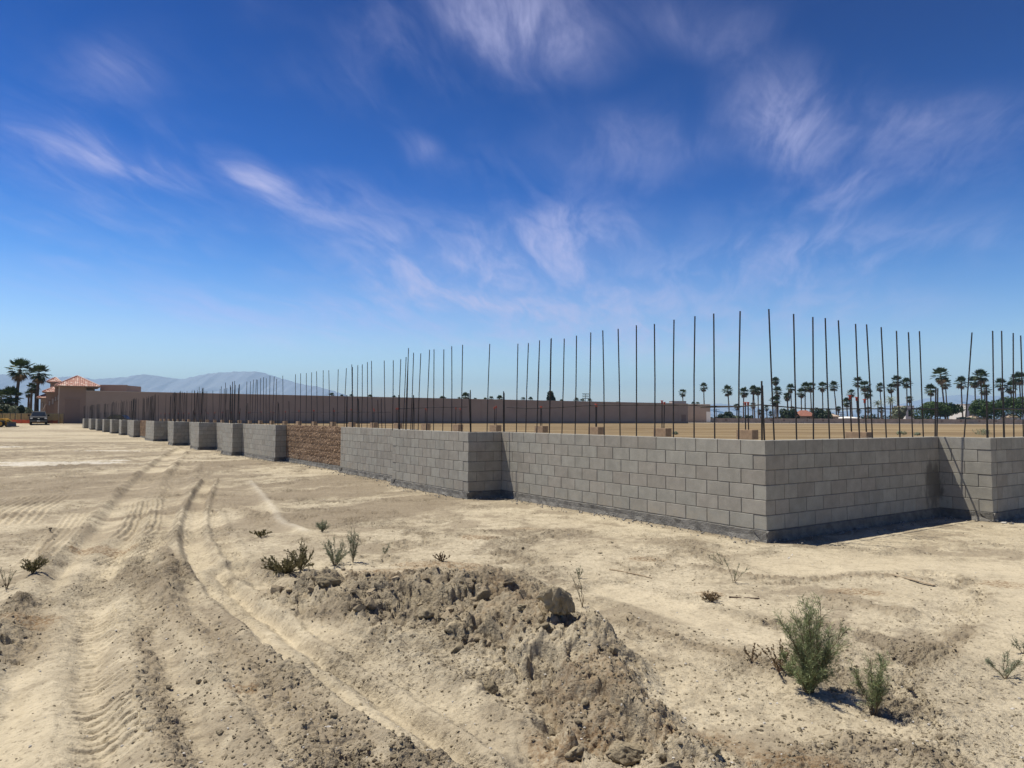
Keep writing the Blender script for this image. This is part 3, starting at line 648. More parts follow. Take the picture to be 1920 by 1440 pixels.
tall = crop(4, 1000, 560, [(47, 320, 25), (135, 297, 120), (232, 300, 214), (324, 278, 313), (431, 254, 418), (521, 238, 532), (636, 226, 651), (773, 200, 773), (908, 190, 911), (1055, 158, 1050), (1212, 132, 1205), (1353, 112, 1360), (1551, 94, 1539), (1766, 78, 1806)])
tall += crop(3.692, 1400, 560, [(325, 106, 345), (458, 127, 461), (544, 135, 573), (635, 150, 675), (754, 175, 780), (830, 178, 870), (931, 197, 966), (1037, 223, 1060), (1120, 232, 1148), (1196, 225, 1222), (1560, 234, 1503), (1703, 223, 1712), (1765, 223, 1778), (1845, 238, 1848), (1897, 255, 1915)])
tall += crop(4.571, 620, 640, [(65, 240, 55), (135, 230, 115), (181, 198, 183), (187, 220, 189), (233, 203, 228), (271, 198, 265), (315, 178, 312), (350, 168, 360), (459, 165, 470), (537, 162, 530), (601, 152, 585), (647, 135, 620), (668, 58, 640), (664, 145, 650), (711, 98, 685), (773, 103, 750), (848, 72, 820), (886, 68, 882), (970, 70, 960), (1038, 42, 1037), (1131, 30, 1122), (1364, 22, 1340), (1605, 20, 1592), (1695, 15, 1672), (1791, -8, 1767), (1888, -20, 1873)])
tall += crop(4.8, 300, 650, [(1220, 248, 1213), (1266, 240, 1263), (1317, 238, 1313), (1365, 230, 1362), (1409, 222, 1415), (1469, 213, 1470), (1519, 212, 1527), (1105, 262, 1105), (1050, 290, 1035), (1028, 270, 1010), (990, 262, 983), (957, 285, 955), (932, 275, 928), (907, 282, 900), (876, 297, 875), (867, 295, 848), (842, 297, 825), (814, 312, 808), (782, 315, 770)])
for a in tall: bar_px(*a)
short = crop(3.692, 1400, 560, [(104, 570, 105), (108, 600, 122), (1310, 620, 1303), (1323, 620, 1315), (1658, 600, 1663), (1660, 640, 1668), (1775, 640, 1782)])
short += crop(4.571, 620, 640, [(1197, 418, 1203), (1185, 445, 1198), (1482, 428, 1482), (1487, 440, 1489), (710, 460, 700), (711, 462, 714), (583, 460, 583), (590, 470, 592), (433, 490, 440), (404, 500, 410), (235, 490, 240), (238, 500, 246), (140, 460, 135), (142, 470, 140), (182, 430, 186)])
short += crop(4.8, 300, 650, [(1160, 490, 1160), (1062, 495, 1058), (1068, 510, 1070), (1560, 550, 1556), (1682, 435, 1684), (1786, 470, 1790), (790, 510, 790), (780, 530, 776)])
for a in short: bar_px(*a, r=.012)
def bar_run(gi, pts, r=.009):
    """a bar lashed level along the uprights; pts in pixels on the wall's planes"""
    o = np.array(GROUPS[gi][2][0]); P3 = []
    for x, y, g in pts:
        if g == 'L': t, z = on_plane(x, y, {1: -.118, 2: .69, 3: .28, 4: .08, 5: .49}[gi]); P3.append((t - o[0], {1: -.118, 2: .69, 3: .28, 4: .08, 5: .49}[gi] - o[1], z))
        else:
            tt = .082 if gi == 1 else -.73; n, z = on_plane_t(x, y, tt); P3.append((tt - o[0], n - o[1], z))
    MB().tube(P3, r, 6).build('horizontal_rebar', M['rebar'], roots[gi])
bar_run(1, [(950, 763.5, 'L'), (985, 766, 'L'), (1040, 764.6, 'L'), (1100, 760.5, 'L'), (1160, 759.7, 'L'), (1225, 759.3, 'L'), (1300, 760, 'L'), (1330, 761.5, 'L'), (1385, 762, 'L')])
bar_run(1, [(1314, 763.8, 'L'), (1385, 762.5, 'L'), (1428, 758.8, 'L')])
bar_run(1, [(1430, 759.5, 'R'), (1460, 762, 'R'), (1508, 766, 'R'), (1562, 767, 'R'), (1617, 766.3, 'R'), (1709, 767, 'R'), (1755, 766, 'R')])
bar_run(1, [(1711, 766.5, 'R'), (1756, 766.8, 'R')], .014)
bar_run(0, [(1862, 766.4, 'R'), (1890, 766.6, 'R'), (1940, 767.5, 'R')], .014)
bar_run(2, [(750, 766.5, 'L'), (784, 765, 'L'), (812, 764, 'L'), (876, 763, 'L')])
bar_run(3, [(640, 772.5, 'L'), (690, 773, 'L'), (733, 773, 'L')]); bar_run(4, [(545, 773, 'L'), (600, 772.8, 'L'), (636, 773.4, 'L')]); bar_run(5, [(462, 774, 'L'), (490, 773.5, 'L'), (515, 773.5, 'L')])
# bars of the far piers: rows along the front and the set-back stretch
for gi in range(6, len(GROUPS)):
    vs = GROUPS[gi][2]
    for k in range(len(vs) - 1):
        a, b = np.array(vs[k]), np.array(vs[k + 1]); Ln = np.linalg.norm(b - a); d = (b - a) / Ln; inn = np.array([d[1], -d[0]])
        s = .12
        while s < Ln:
            q = a + d * s + inn * .1; hgt = random.uniform(1.62, 1.86) if random.random() < .8 else random.uniform(.6, .85)
            add_bar(gi, (q[0], q[1], WTOP - .03), (q[0] + random.gauss(0, .035), q[1] + random.gauss(0, .03), WTOP + hgt), .0115)
            s += random.choice((.2, .41, .41, .61)) * (1 if gi < 12 else 1.3)
# the inner row of tan block piers with capped starter bars
capV = MB()
capV.tube([(0, 0, -.05), (0, 0, .012)], .021, 8); capV.tube([(0, 0, .010), (0, 0, .020)], .040, 10, .036)
cap_me = mesh_data('cap', capV.V, capV.F, M['cap'], False)
pil_px = [1610, 1401, 1242, 1117.5, 1015, 929, 858.5, 798.5, 746, 701, 660, 624, 589, 560, 534, 509.5, 488, 468, 449, 432.7, 416.7, 402.3, 388.5, 375.8, 364.5, 353.8, 343.7, 333.7, 325, 316.5, 308.5, 301]
def ordn(i): return ['first', 'second', 'third', 'fourth', 'fifth', 'sixth', 'seventh', 'eighth', 'ninth', 'tenth', 'eleventh', 'twelfth', 'thirteenth', 'fourteenth', 'fifteenth', 'sixteenth', 'seventeenth', 'eighteenth', 'nineteenth', 'twentieth', 'twenty-first', 'twenty-second', 'twenty-third', 'twenty-fourth', 'twenty-fifth', 'twenty-sixth', 'twenty-seventh', 'twenty-eighth', 'twenty-ninth', 'thirtieth', 'thirty-first', 'thirty-second', 'thirty-third', 'thirty-fourth', 'thirty-fifth', 'thirty-sixth', 'thirty-seventh', 'thirty-eighth', 'thirty-ninth', 'fortieth'][i]
PN = -4.0; pblock = {}
def pblock_mesh(half):
    if half not in pblock: V, Fc = chamfer_box(.2032 * (1 if half else 2) - .008, .195, BH - .009); pblock[half] = mesh_data('block', V, Fc, M['tan'])
    return pblock[half]
for i, px in enumerate(pil_px):
    t, _ = on_plane(px, 800, PN); top = 7; p = tn(t, PN)
    rt = thing('block_pillar', 'low tan block pillar with capped starter bars behind the wall, %s from the right' % ordn(i), 'pillar', (p[0], p[1], 0), WROT, 'tan pillars in the row behind the wall')
    for c in range(top):
        z = .02 + BH * (c + .5)
        if c % 2: obj('block', pblock_mesh(True), rt, (-.1016, 0, z)); obj('block', pblock_mesh(True), rt, (.1016, 0, z))
        else: obj('block', pblock_mesh(False), rt, (0, 0, z))
    zt = .02 + BH * top; nb = 2 if i else 3
    for k in range(nb):
        bx, by = (k - (nb - 1) / 2) * .13 + random.uniform(-.02, .02), random.uniform(-.05, .05); hgt = random.uniform(.52, .60) * (1.05 if i < 3 else 1); lx = random.gauss(0, .02)
        rb = MB().tube([(bx, by, zt - .02), (bx + lx, by, zt + hgt)], .0125, 6).build('rebar', M['rebar'], rt)
        cp = obj('cap', cap_me, rb, (bx + lx, by, zt + hgt))

# ------------------------------------------------------------------ stucco building behind the wall, left to centre
def P3(px, py, Y): return np.array(at_depth(px, py, Y))
def pX(px, Y): return at_depth(px, 780, Y)[0]
def pZ(px, py, Y): return at_depth(px, py, Y)[2]
GZF = .5
bl = pX(160, 118); br_ = pX(1290, 195)
bld = thing('stucco_building', 'long mauve-brown windowless stucco building spanning the background from left to centre', 'building', (bl, 118, GZF))
dv = np.array([br_ - bl, 195 - 118]); ln = np.linalg.norm(dv); dv /= ln; bk = np.array([-dv[1], dv[0]])
def bprism(root, org, name, m, s0, s1, k0, k1, z0, z1):
    q = [np.array([bl, 118]) + dv * s + bk * k - org for s, k in ((s0, k0), (s1, k0), (s1, k1), (s0, k1))]
    mb = MB(); mb.add([(a[0], a[1], z) for z in (z0, z1) for a in q], [(3, 2, 1, 0), (4, 5, 6, 7), (0, 1, 5, 4), (1, 2, 6, 5), (2, 3, 7, 6), (3, 0, 4, 7)]); return mb.build(name, m, root)
og = np.array([bl, 118])
bprism(bld, og, 'wall', M['stucco'], 0, ln, 0, 28, -.4, 5.35); bprism(bld, og, 'parapet_cap', M['trim'], -.05, ln + .05, -.06, .45, 5.352, 5.45)
bprism(bld, og, 'base_course', M['stucco2'], 0, ln, -.05, -.002, -.4, .55)
for s in np.arange(14, ln - 3, 15.5): bprism(bld, og, 'control_joint', M['door'], s, s + .06, -.012, -.003, .56, 5.34)
bprism(bld, og, 'niche_door', M['door'], ln - 2.6, ln - .8, -.03, -.004, -.3, 2.4)
x = pX(1265, 200); bx = thing('roof_housing', 'small box housing on the roof near the right end of the long stucco building', 'building', (x, 203, GZF + 5.36)); MB().box(0, 4.0, 0, 4, -.01, pZ(1270, 752.5, 203) - GZF - 5.36).build('housing', M['trim'], bx)
MB().box(-.06, 4.06, -.06, 4.06, pZ(1270, 752.5, 203) - GZF - 5.36, pZ(1270, 752.5, 203) - GZF - 5.26).build('cap', M['stucco'], bx)
Y = 228; an = thing('stucco_annex', 'lower brown stucco block just right of the long building end', 'building', (pX(1275, Y), Y, GZF)); wdt = pX(1332, Y) - pX(1275, Y)
MB().box(0, wdt, 0, 14, -.3, pZ(1310, 758.5, Y) - GZF).build('wall', M['stucco'], an); MB().box(wdt - 1.3, wdt + .05, -.05, 0, .3, 3.6).build('sign_panel', M['white'], an); MB().box(-.05, wdt + .06, -.06, .4, pZ(1310, 758.5, Y) - GZF + .002, pZ(1310, 758.5, Y) - GZF + .12).build('parapet_cap', M['trim'], an)
x0, x1 = pX(186, 124), pX(235, 124); rb = thing('roof_block', 'low stucco roof block rising right of the tiled hip roof', 'building', (x0, 124, GZF + 5.36)); h = pZ(210, 722.5, 124) - GZF - 5.36
MB().box(0, x1 - x0, 0, 5, -.01, h).build('wall', M['stucco'], rb); MB().box(-.05, x1 - x0 + .05, -.05, .4, h + .002, h + .1).build('parapet_cap', M['trim'], rb)

def hip_roof(root, org, x0, x1, y0, y1, z0, zap, ov=.5, ridge=.12):
    """hip roof with barrel-tile strips; coordinates world, parts local to org"""
    x0 -= ov; x1 += ov; y0 -= ov; y1 += ov; hw = (y1 - y0) / 2; cxm = (x0 + x1) / 2; r = max(0.05, (x1 - x0) / 2 - hw) * ridge * 4
    mb = MB(); A = [(x0, y0), (x1, y0), (x1, y1), (x0, y1)]; R0, R1 = (cxm - r, (y0 + y1) / 2), (cxm + r, (y0 + y1) / 2)
    mb.add([(a[0] - org[0], a[1] - org[1], z0 - org[2]) for a in A] + [(q[0] - org[0], q[1] - org[1], zap - org[2]) for q in (R0, R1)] + [(a[0] - org[0], a[1] - org[1], z0 - .16 - org[2]) for a in A],
           [(0, 1, 5, 4), (1, 2, 5), (2, 3, 4, 5), (3, 0, 4), (0, 6, 7, 1), (1, 7, 8, 2), (2, 8, 9, 3), (3, 9, 6, 0), (9, 8, 7, 6)])
    rf = mb.build('roof', M['stucco2'], root)
    tl = MB()
    def face(a, b, c, e):           # eave a->b, top c (above a side) .. e (above b side)
        a, b, c, e = [np.array(v, float) for v in (a, b, c, e)]; n = max(3, int(np.linalg.norm(b - a) / .34)); nz = np.cross(b - a, (c + e) / 2 - a); nz /= np.linalg.norm(nz); nz *= np.sign(nz[2])
        ld = np.linalg.norm(b - a)
        for i in range(n):
            u0, u1 = i / n, (i + 1) / n; um = (u0 + u1) / 2; p = a + (b - a) * um
            uc, ue = np.dot(c - a, b - a) / ld ** 2, np.dot(e - a, b - a) / ld ** 2
            f = um / uc if um < uc else ((1 - um) / (1 - ue) if um > ue else 1); f = max(0.05, min(1, f)); up = (c - a) - (b - a) * uc
            nr_ = max(1, int(np.linalg.norm(up) * f / .42))
            for k in range(nr_):
                q0 = up * f * k / nr_ - up * .01; q1 = up * f * (k + 1.12) / nr_ if k < nr_ - 1 else up * f; hgt = nz * .07; l0 = nz * (.035 if k else .02); s = (b - a) / n * .46
                tl.add([p - s + q0 + l0, p + q0 + hgt + l0, p + s + q0 + l0, p - s * .9 + q1, p + q1 + hgt, p + s * .9 + q1], [(0, 1, 4, 3), (1, 2, 5, 4), (0, 2, 1)])
    z = z0 - org[2]; L = lambda q, zz: (q[0] - org[0], q[1] - org[1], zz); za = zap - org[2]
    face(L(A[0], z), L(A[1], z), L(R0, za), L(R1, za)); face(L(A[3], z), L(A[0], z), L(R0, za), L(R0, za)); face(L(A[1], z), L(A[2], z), L(R1, za), L(R1, za))
    tag(tl.build('tiles', M['tile'], rf), kind='stuff')
    rdg = MB()
    for a, q in ((A[0], R0), (A[1], R1)): rdg.tube([L(a, z + .06), L(q, za + .06)], .13, 6)
    rdg.tube([L(R0, za + .06), L(R1, za + .06)], .13, 6); rdg.build('ridge_tiles', M['tile'], rf); return rf

Yt = 116.5; tx0, tx1, txr = pX(110, Yt), pX(160, Yt), pX(177, Yt); org = np.array([tx0 + dv[1] * .6, Yt - dv[0] * .6, GZF]); zE = pZ(140, 723.5, Yt)
tw = thing('tiled_tower', 'brown stucco tower with pinkish clay-tile hip roof and recessed garage bay at far left', 'building', tuple(org), atan2(dv[1], dv[0])); tw.scale = (.86, 1, 1); org = np.array([tx0, Yt, GZF])
MB().box(0, tx1 - tx0, 0, 1.45, -.4, zE - GZF).build('wall', M['stucco2'], tw)
MB().box(.25, txr - tx0, 1.5, 8, -.4, zE - GZF).build('wall', M['stucco'], tw)
gx0, gx1 = pX(121, Yt) - tx0, pX(149, Yt) - tx0; gzt = pZ(135, 749, Yt) - GZF
MB().box(gx0, gx1, -.03, -.002, -.3, gzt).build('garage_door', M['door'], tw); MB().box(gx0 - .2, gx1 + .2, -.10, -.031, gzt, gzt + .18).build('door_head', M['stucco2'], tw)
MB().box(-.18, -.002, -.02, .4, 0, zE - GZF - .1).build('corner_trim', M['trim'], tw)
hip_roof(tw, org, tx0, txr, Yt, Yt + 7.5, zE, pZ(143.5, 705.5, Yt + 3.7), .75, .35)
def wing(label, xa, xb, ytop, Y, dep, roof=None, windows=(), m='stucco2', nm='tiled_wing'):
    a, b = pX(xa, Y), pX(xb, Y); zt = pZ((xa + xb) / 2, ytop, Y); r = thing(nm, label, 'building', (a, Y, GZF), atan2(dv[1], dv[0]) * .8); r.scale = (.88, 1, 1); MB().box(0, b - a, 0, dep, -.4, zt - GZF).build('wall', M[m], r)
    for (wx0, wx1, wy0, wy1) in windows:
        x0, x1, z0, z1 = pX(wx0, Y) - a, pX(wx1, Y) - a, pZ(wx0, wy1, Y) - GZF, pZ(wx0, wy0, Y) - GZF
        fr = MB(); fr.box(x0 - .08, x1 + .08, -.07, -.02, z0 - .08, z0); fr.box(x0 - .08, x1 + .08, -.07, -.02, z1, z1 + .08); fr.box(x0 - .08, x0, -.07, -.02, z0 + .001, z1 - .001); fr.box(x1, x1 + .08, -.07, -.02, z0 + .001, z1 - .001)
        wo = MB().box(x0, x1, -.03, -.004, z0, z1).build('window', M['pane'], r); fr.build('frame', M['door'], wo)
    if roof: hip_roof(r, (a, Y, GZF), a, b, Y, Y + dep, zt, pZ((xa + xb) / 2, roof, Y + dep / 2), .55, .3)
    return r
wing('dark stucco turret with small tiled cap rising behind the clay-tiled tower', 92, 106, 716, 126, 3.2, 708.5)
wing('stucco wing with two pale shuttered windows left of the clay-tiled tower', 101, 110.5, 728, 118.6, 5, None, ((101.6, 104.3, 744, 752), (106, 108.2, 741, 750)))
wing('two-storey stucco wing with tiled eave left of the tiled tower', 85, 101, 735, 121, 5, 727, ((90, 93, 752, 760), (95.5, 99, 747, 758)))
wing('lowest tiled stucco wing at the left end of the building', 75, 86, 746, 124, 5, 739.5, ((77, 79.5, 755, 765),), 'stucco')
# sloping stair parapet
Y = 120.2; a = P3(80, 767, Y); b = P3(85.5, 757, Y); st_ = thing('stair_parapet', 'pale sloping stair parapet against the low stucco wing', 'parapet', (a[0], Y, GZF))
MB().prism([(0, a[2] - GZF - .25), (b[0] - a[0], b[2] - GZF - .25), (b[0] - a[0], b[2] - GZF), (0, a[2] - GZF)], 0, .25).build('parapet', M['trim'], st_); MB().prism([(0, 0 - .3), (b[0] - a[0], -.3), (b[0] - a[0], b[2] - GZF - .252), (0, a[2] - GZF - .252)], .03, .22).build('wall', M['stucco2'], st_)

# ------------------------------------------------------------------ left fence, truck, tractor, car
Y = 111.5; xs = [pX(p, Y) for p in (-70, -50, -33, -14, 5.5, 19.5, 28.8, 40, 55, 70, 88, 111, 120)]; zt = pZ(50, 775.3, Y) - GZF
fn = thing('screen_fence', 'tan windscreen fence on metal posts behind the dark pickup', 'fence', (xs[0], Y, GZF))
for i, xx in enumerate(xs):
    MB().tube([(xx - xs[0], 0, -.4), (xx - xs[0], 0, zt + .04)], .04, 6).build('post', M['metal'], fn)
    if i:
        p0, p1 = xs[i - 1] - xs[0] + .06, xx - xs[0] - .06; mb = MB(); k = 6; V = []
        for j in range(k + 1):
            for zq in (.05, zt * .5, zt): V.append((p0 + (p1 - p0) * j / k, -.05 + .03 * sin(j * 2.1 + i), zq))
        mb.add(V, [(j * 3 + q, (j + 1) * 3 + q, (j + 1) * 3 + q + 1, j * 3 + q + 1) for j in range(k) for q in range(2)]); o = mb.build('screen_panel', M['tarp'], fn); md = o.modifiers.new('t', 'SOLIDIFY'); md.thickness = .01
MB().tube([(0, 0, zt + .03), (xs[-1] - xs[0], 0, zt + .03)], .025, 6).build('rail', M['metal'], fn)
def mesh_barrier(label, a, b, ytop, Y, m):
    x0, x1 = pX(a, Y), pX(b, Y); h = pZ(a, ytop, Y) - GZF; r = thing('safety_barrier', label, 'barrier', (x0, Y, GZF)); n = max(2, int((x1 - x0) / 1.6)); 
    for i in range(n + 1): MB().tube([((x1 - x0) * i / n, 0, -.3), ((x1 - x0) * i / n, 0, h + .1)], .02, 5).build('stake', M['metal'], r)
    V = []; k = n * 5
    for j in range(k + 1):
        sag = .07 * abs(sin(j / 5 * pi)); 
        for q, zq in enumerate((.04, h * .5, h - sag)): V.append(((x1 - x0) * j / k, -.04 + .04 * sin(j * 1.3 + q), zq))
    o = MB().add(V, [(j * 3 + q, (j + 1) * 3 + q, (j + 1) * 3 + q + 1, j * 3 + q + 1) for j in range(k) for q in range(2)]).build('netting', m, r); o.modifiers.new('t', 'SOLIDIFY').thickness = .012
mesh_barrier('bright orange safety netting between the tractor and the pickup', 22, 58, 786.5, 110.2, M['orange'])
M['orange2'] = mat('faded_orange_mesh', (.30, .10, .06), .8, .3, 2.0)
mesh_barrier('faded brown-orange netting right of the pickup', 87, 109, 787.5, 110.2, M['orange2'])

def wheel(root, x, y, z, r, wd, axis='x'):
    mb = MB(); pr = [(.0, r * .6), (.08, r * .92), (.25, r), (.75, r), (.92, r * .92), (1., r * .6)]; k = 18; V = []
    for u, rr in pr:
        for j in range(k): a = 2 * pi * j / k; V.append(((u - .5) * wd, rr * cos(a), rr * sin(a)))
    mb.add(V, [(i * k + j, (i + 1) * k + j, (i + 1) * k + (j + 1) % k, i * k + (j + 1) % k) for i in range(5) for j in range(k)])
    wh = obj('wheel', mesh_data('wheel', mb.V, mb.F, M['rubber'], True), root, (x, y, z), (0, 0, 0 if axis == 'x' else pi / 2))
    rm = MB(); rm.tube([(-wd * .4, 0, 0), (wd * .4, 0, 0)], r * .6, 12); rm.tube([(-wd * .46, 0, 0), (wd * .46, 0, 0)], r * .2, 8); rm.build('rim', M['chrome' if r < .45 else 'yellow'], wh)
# pickup, facing the camera (local -y is its front)
Y = 105; tx = (pX(58.3, Y) + pX(86.8, Y)) / 2; tz = gz(tx, Y); s = (pX(86.8, Y) - pX(58.3, Y)) / 2.03
pk = thing('pickup_truck', 'dark grey pickup truck facing the camera before the tan fence', 'truck', (tx, Y, tz), -atan2(tx, Y)); pk.scale = (s, s, s)
bd = MB(); prof = [(0, .55), (0, 1.02), (.12, 1.12), (1.35, 1.2), (1.4, 1.2), (5.6, 1.2), (5.7, 1.1), (5.7, .55)]
V = []; 
for sx, k in ((-1.0, 1), (-.94, 1), (.94, 1), (1.0, 1)):
    for yq, zq in prof: V.append((sx, yq + (.06 if abs(sx) == 1 else 0), zq - (.05 if abs(sx) == 1 and zq > 1 else 0)))
n = len(prof); bd.add(V, [(i * n + j, (i + 1) * n + j, (i + 1) * n + (j + 1) % n, i * n + (j + 1) % n) for i in range(3) for j in range(n)] + [tuple(range(n)), tuple(range(4 * n - 1, 3 * n - 1, -1))]); bd.build('body', M['truck'], pk)
cb = MB(); lo = [(-.92, 1.35), (.92, 1.35), (.92, 3.7), (-.92, 3.7)]; hi = [(-.74, 2.05), (.74, 2.05), (.74, 3.5), (-.74, 3.5)]
cb.add([(x, y, 1.19) for x, y in lo] + [(x, y, 1.86) for x, y in hi], [(0, 1, 5, 4), (1, 2, 6, 5), (2, 3, 7, 6), (3, 0, 4, 7), (4, 5, 6, 7), (3, 2, 1, 0)]); cb.build('cab', M['truck'], pk)
MB().add([(-.82, 1.37, 1.235), (.82, 1.37, 1.235), (.68, 1.99, 1.80), (-.68, 1.99, 1.80), (-.82, 1.41, 1.225), (.82, 1.41, 1.225), (.68, 2.03, 1.79), (-.68, 2.03, 1.79)], [(0, 1, 2, 3), (7, 6, 5, 4), (0, 4, 5, 1), (1, 5, 6, 2), (2, 6, 7, 3), (3, 7, 4, 0)]).build('windscreen', M['glassd'], pk)
MB().box(-.62, .62, -.03, -.005, .72, 1.0).build('grille', M['rubber'], pk); MB().box(-.10, .10, -.045, -.031, .84, .92).build('emblem', M['chrome'], pk)
for q in (-1, 1):
    MB().box(min(q * .66, q * .93), max(q * .66, q * .93), -.03, -.006, .82, 1.0).build('headlight', M['lamp'], pk); mm = MB().box(min(q * 1.0, q * 1.22), max(q * 1.0, q * 1.22), 1.55, 1.68, 1.2, 1.42).build('mirror', M['rubber'], pk)
    wheel(pk, q * .86, .95, .39, .39, .27); wheel(pk, q * .86, 4.55, .39, .39, .27)
MB().box(-1.0, 1.0, -.16, -.031, .42, .66).build('bumper', M['metal'], pk); MB().box(-.17, .17, -.185, -.161, .5, .6).build('licence_plate', M['white'], pk)
# tractor with front bucket, mostly outside the frame (faces right)
Y = 99; wx = pX(8.5, Y); tz = gz(wx, Y); tr = thing('loader_tractor', 'yellow loader tractor with black wheels at the left frame edge', 'tractor', (wx, Y, tz))
wheel(tr, .0, -.62, .46, .46, .30, 'y'); wheel(tr, .0, .62, .46, .46, .30, 'y'); wheel(tr, -1.75, -.66, .62, .62, .38, 'y'); wheel(tr, -1.75, .66, .62, .62, .38, 'y')
MB().prism([(-1.5, .55), (.35, .55), (.42, .75), (.42, 1.05), (.2, 1.18), (-.75, 1.22), (-.75, .95), (-1.5, .95)], -.34, .34).build('hood', M['yellow'], tr); MB().box(-1.9, -.7, -.42, .42, .38, .549).build('chassis', M['rubber'], tr)
MB().box(-1.65, -1.15, -.28, .28, .96, 1.06).build('seat', M['rubber'], tr); MB().box(-1.75, -1.66, -.28, .28, 1.0, 1.45).build('backrest', M['rubber'], tr)
for q in (-.5, .5):
    MB().tube([(-.75, q, 1.05), (.2, q, 1.12), (.75, q, .75), (.98, q, .38)], .055, 5).build('loader_arm', M['yellow'], tr); MB().tube([(-1.9, q, .9), (-1.95, q, 2.3)], .04, 5).build('canopy_post', M['rubber'], tr); MB().tube([(-.4, q, .72), (.55, q, .85)], .03, 5).build('hydraulic_ram', M['chrome'], tr)
MB().box(-2.1, -.8, -.62, .62, 2.3, 2.38).build('canopy', M['yellow'], tr); MB().tube([(.05, 0, 1.18), (.05, 0, 1.75)], .03, 6).build('exhaust', M['rubber'], tr)
for q in (-.5, .5): MB().tube([(-.85, q, 1.1), (-.85, q, 2.3)], .03, 5).build('canopy_post', M['rubber'], tr)
MB().prism([(.95, .05), (1.5, .05), (1.55, .12), (1.12, .14), (1.05, .55), (1.12, .72), (.95, .72)], -.85, .85).build('bucket', M['metal'], tr)
# parked car seen over the far wall
Y = 106; cx_ = pX(226, Y); cz = gz(cx_, Y); car = thing('parked_car', 'dark parked car glinting in the sun over the far wall piers', 'car', (cx_, Y, cz))
MB().prism([(-2.2, .35), (2.2, .35), (2.25, .75), (1.6, .92), (-2.0, .98), (-2.25, .7)], -.88, .88).build('body', M['truck'], car); MB().prism([(-1.75, .93), (1.25, .9), (.55, 1.48), (-1.1, 1.5)], -.74, .74).build('cabin', M['glassd'], car); MB().prism([(-1.05, 1.502), (.5, 1.482), (.42, 1.53), (-.95, 1.55)], -.7, .7).build('roof', M['truck'], car)
for q in (-1, 1): wheel(car, -1.35, q * .8, .33, .33, .22, 'y'); wheel(car, 1.35, q * .8, .33, .33, .22, 'y'); MB().box(2.2, 2.27, min(q * .5, q * .8), max(q * .5, q * .8), .6, .76).build('headlight', M['lamp'], car)

# ------------------------------------------------------------------ perimeter wall, wire fence and houses on the right
Yp = 232; GZP = .5
xa, xb_ = pX(1296, Yp), pX(2150, Yp); pw = thing('perimeter_wall', 'low grey-brown block wall along the far side of the field', 'wall', (xa, Yp, GZP)); zt = pZ(1600, 785.6, Yp) - GZP
MB().box(0, xb_ - xa, 0, .25, -.3, zt).build('wall', M['perim'], pw); MB().box(-.04, xb_ - xa + .04, -.04, .29, zt + .002, zt + .08).build('coping', M['stucco'], pw)
for px_ in (1361, 1402, 1446, 1469, 1514, 1542, 1765, 1801, 1835, 1866):
    p0 = pX(px_, Yp) - xa; MB().box(p0 - .3, p0 + .5, -.035, -.002, zt * .45, zt * .85).build('patch', M['door'], pw)
for i in range(36): p0 = (xb_ - xa) * i / 35; MB().box(p0 - .2, p0 + .2, -.06, .31, -.3, zt + .14).build('pilaster', M['perim'], pw)
Yf = 212; xa = pX(1292, Yf); xb_ = pX(2100, Yf); wf = thing('wire_fence', 'thin wire fence with leaning stakes before the far perimeter wall', 'fence', (xa, Yf, GZP)); zt = 1.0
q = 0
while q < xb_ - xa:
    lx = random.gauss(0, .22) if random.random() < .45 else 0; MB().tube([(q, 0, -.2), (q + lx, 0, zt * random.uniform(.8, 1.1))], .032, 4).build('stake', M['metal'], wf); q += random.choice((2.2, 3.1, 4.2))
for zq in (.35, .92): MB().tube([(u, 0, zq + .05 * sin(u * .35)) for u in np.linspace(0, xb_ - xa, 60)], .013, 3).build('wire', M['metal'], wf)
# sandy strip along the fence
x0, x1 = pX(1285, Yf), pX(2150, Yf); V = []; nn = 90
for i in range(nn + 1):
    xx = x0 - 5 + (x1 - x0 + 5) * i / nn; V += [(xx, Yf - 3.5 + 1.2 * sin(i * .7), .53), (xx, Yf + 15 + sin(i * 1.3), .53)]
M['sand'] = mat('pale_sand', (.56, .47, .34), 1.0, .25, .6, .02, 6)
tag(MB().add(V, [(2 * i, 2 * i + 2, 2 * i + 3, 2 * i + 1) for i in range(nn)]).build('sand_strip', M['sand']), kind='structure')

def house(label, xa, xb, ye, yr, Y, wallm, roofm, dep=8, flat=False):
    a, b = pX(xa, Y), pX(xb, Y); ze = pZ(xa, ye, Y) - GZP; zr = pZ(xa, yr, Y) - GZP; h = thing('house', label, 'house', (a, Y, GZP)); wd_ = b - a
    MB().box(0, wd_, 0, dep, -.3, ze).build('wall', wallm, h)
    if flat: MB().box(-.1, wd_ + .1, -.1, dep, ze + .002, zr).build('roof', roofm, h)
    else:
        r = min(wd_ * .3, dep * .5); rf = MB().add([(-.5, -.5, ze), (wd_ + .5, -.5, ze), (wd_ + .5, dep + .5, ze), (-.5, dep + .5, ze), (r, dep / 2, zr), (wd_ - r, dep / 2, zr), (-.5, -.5, ze - .15), (wd_ + .5, -.5, ze - .15), (wd_ + .5, dep + .5, ze - .15), (-.5, dep + .5, ze - .15)], [(0, 1, 5, 4), (1, 2, 5), (2, 3, 4, 5), (3, 0, 4), (0, 6, 7, 1), (1, 7, 8, 2), (2, 8, 9, 3), (3, 9, 6, 0), (9, 8, 7, 6)]).build('roof', roofm, h)
    k = max(1, int(wd_ / 4.5))
    for i in range(k):
        cxq = wd_ * (i + .5) / k; wo = MB().box(cxq - .55, cxq + .55, -.02, .0 - .003, ze * .42, ze * .80).build('window', M['glassd'], h); MB().box(cxq - .65, cxq + .65, -.06, -.021, ze * .42 - .1, ze * .42).build('sill', M['trim'], wo)
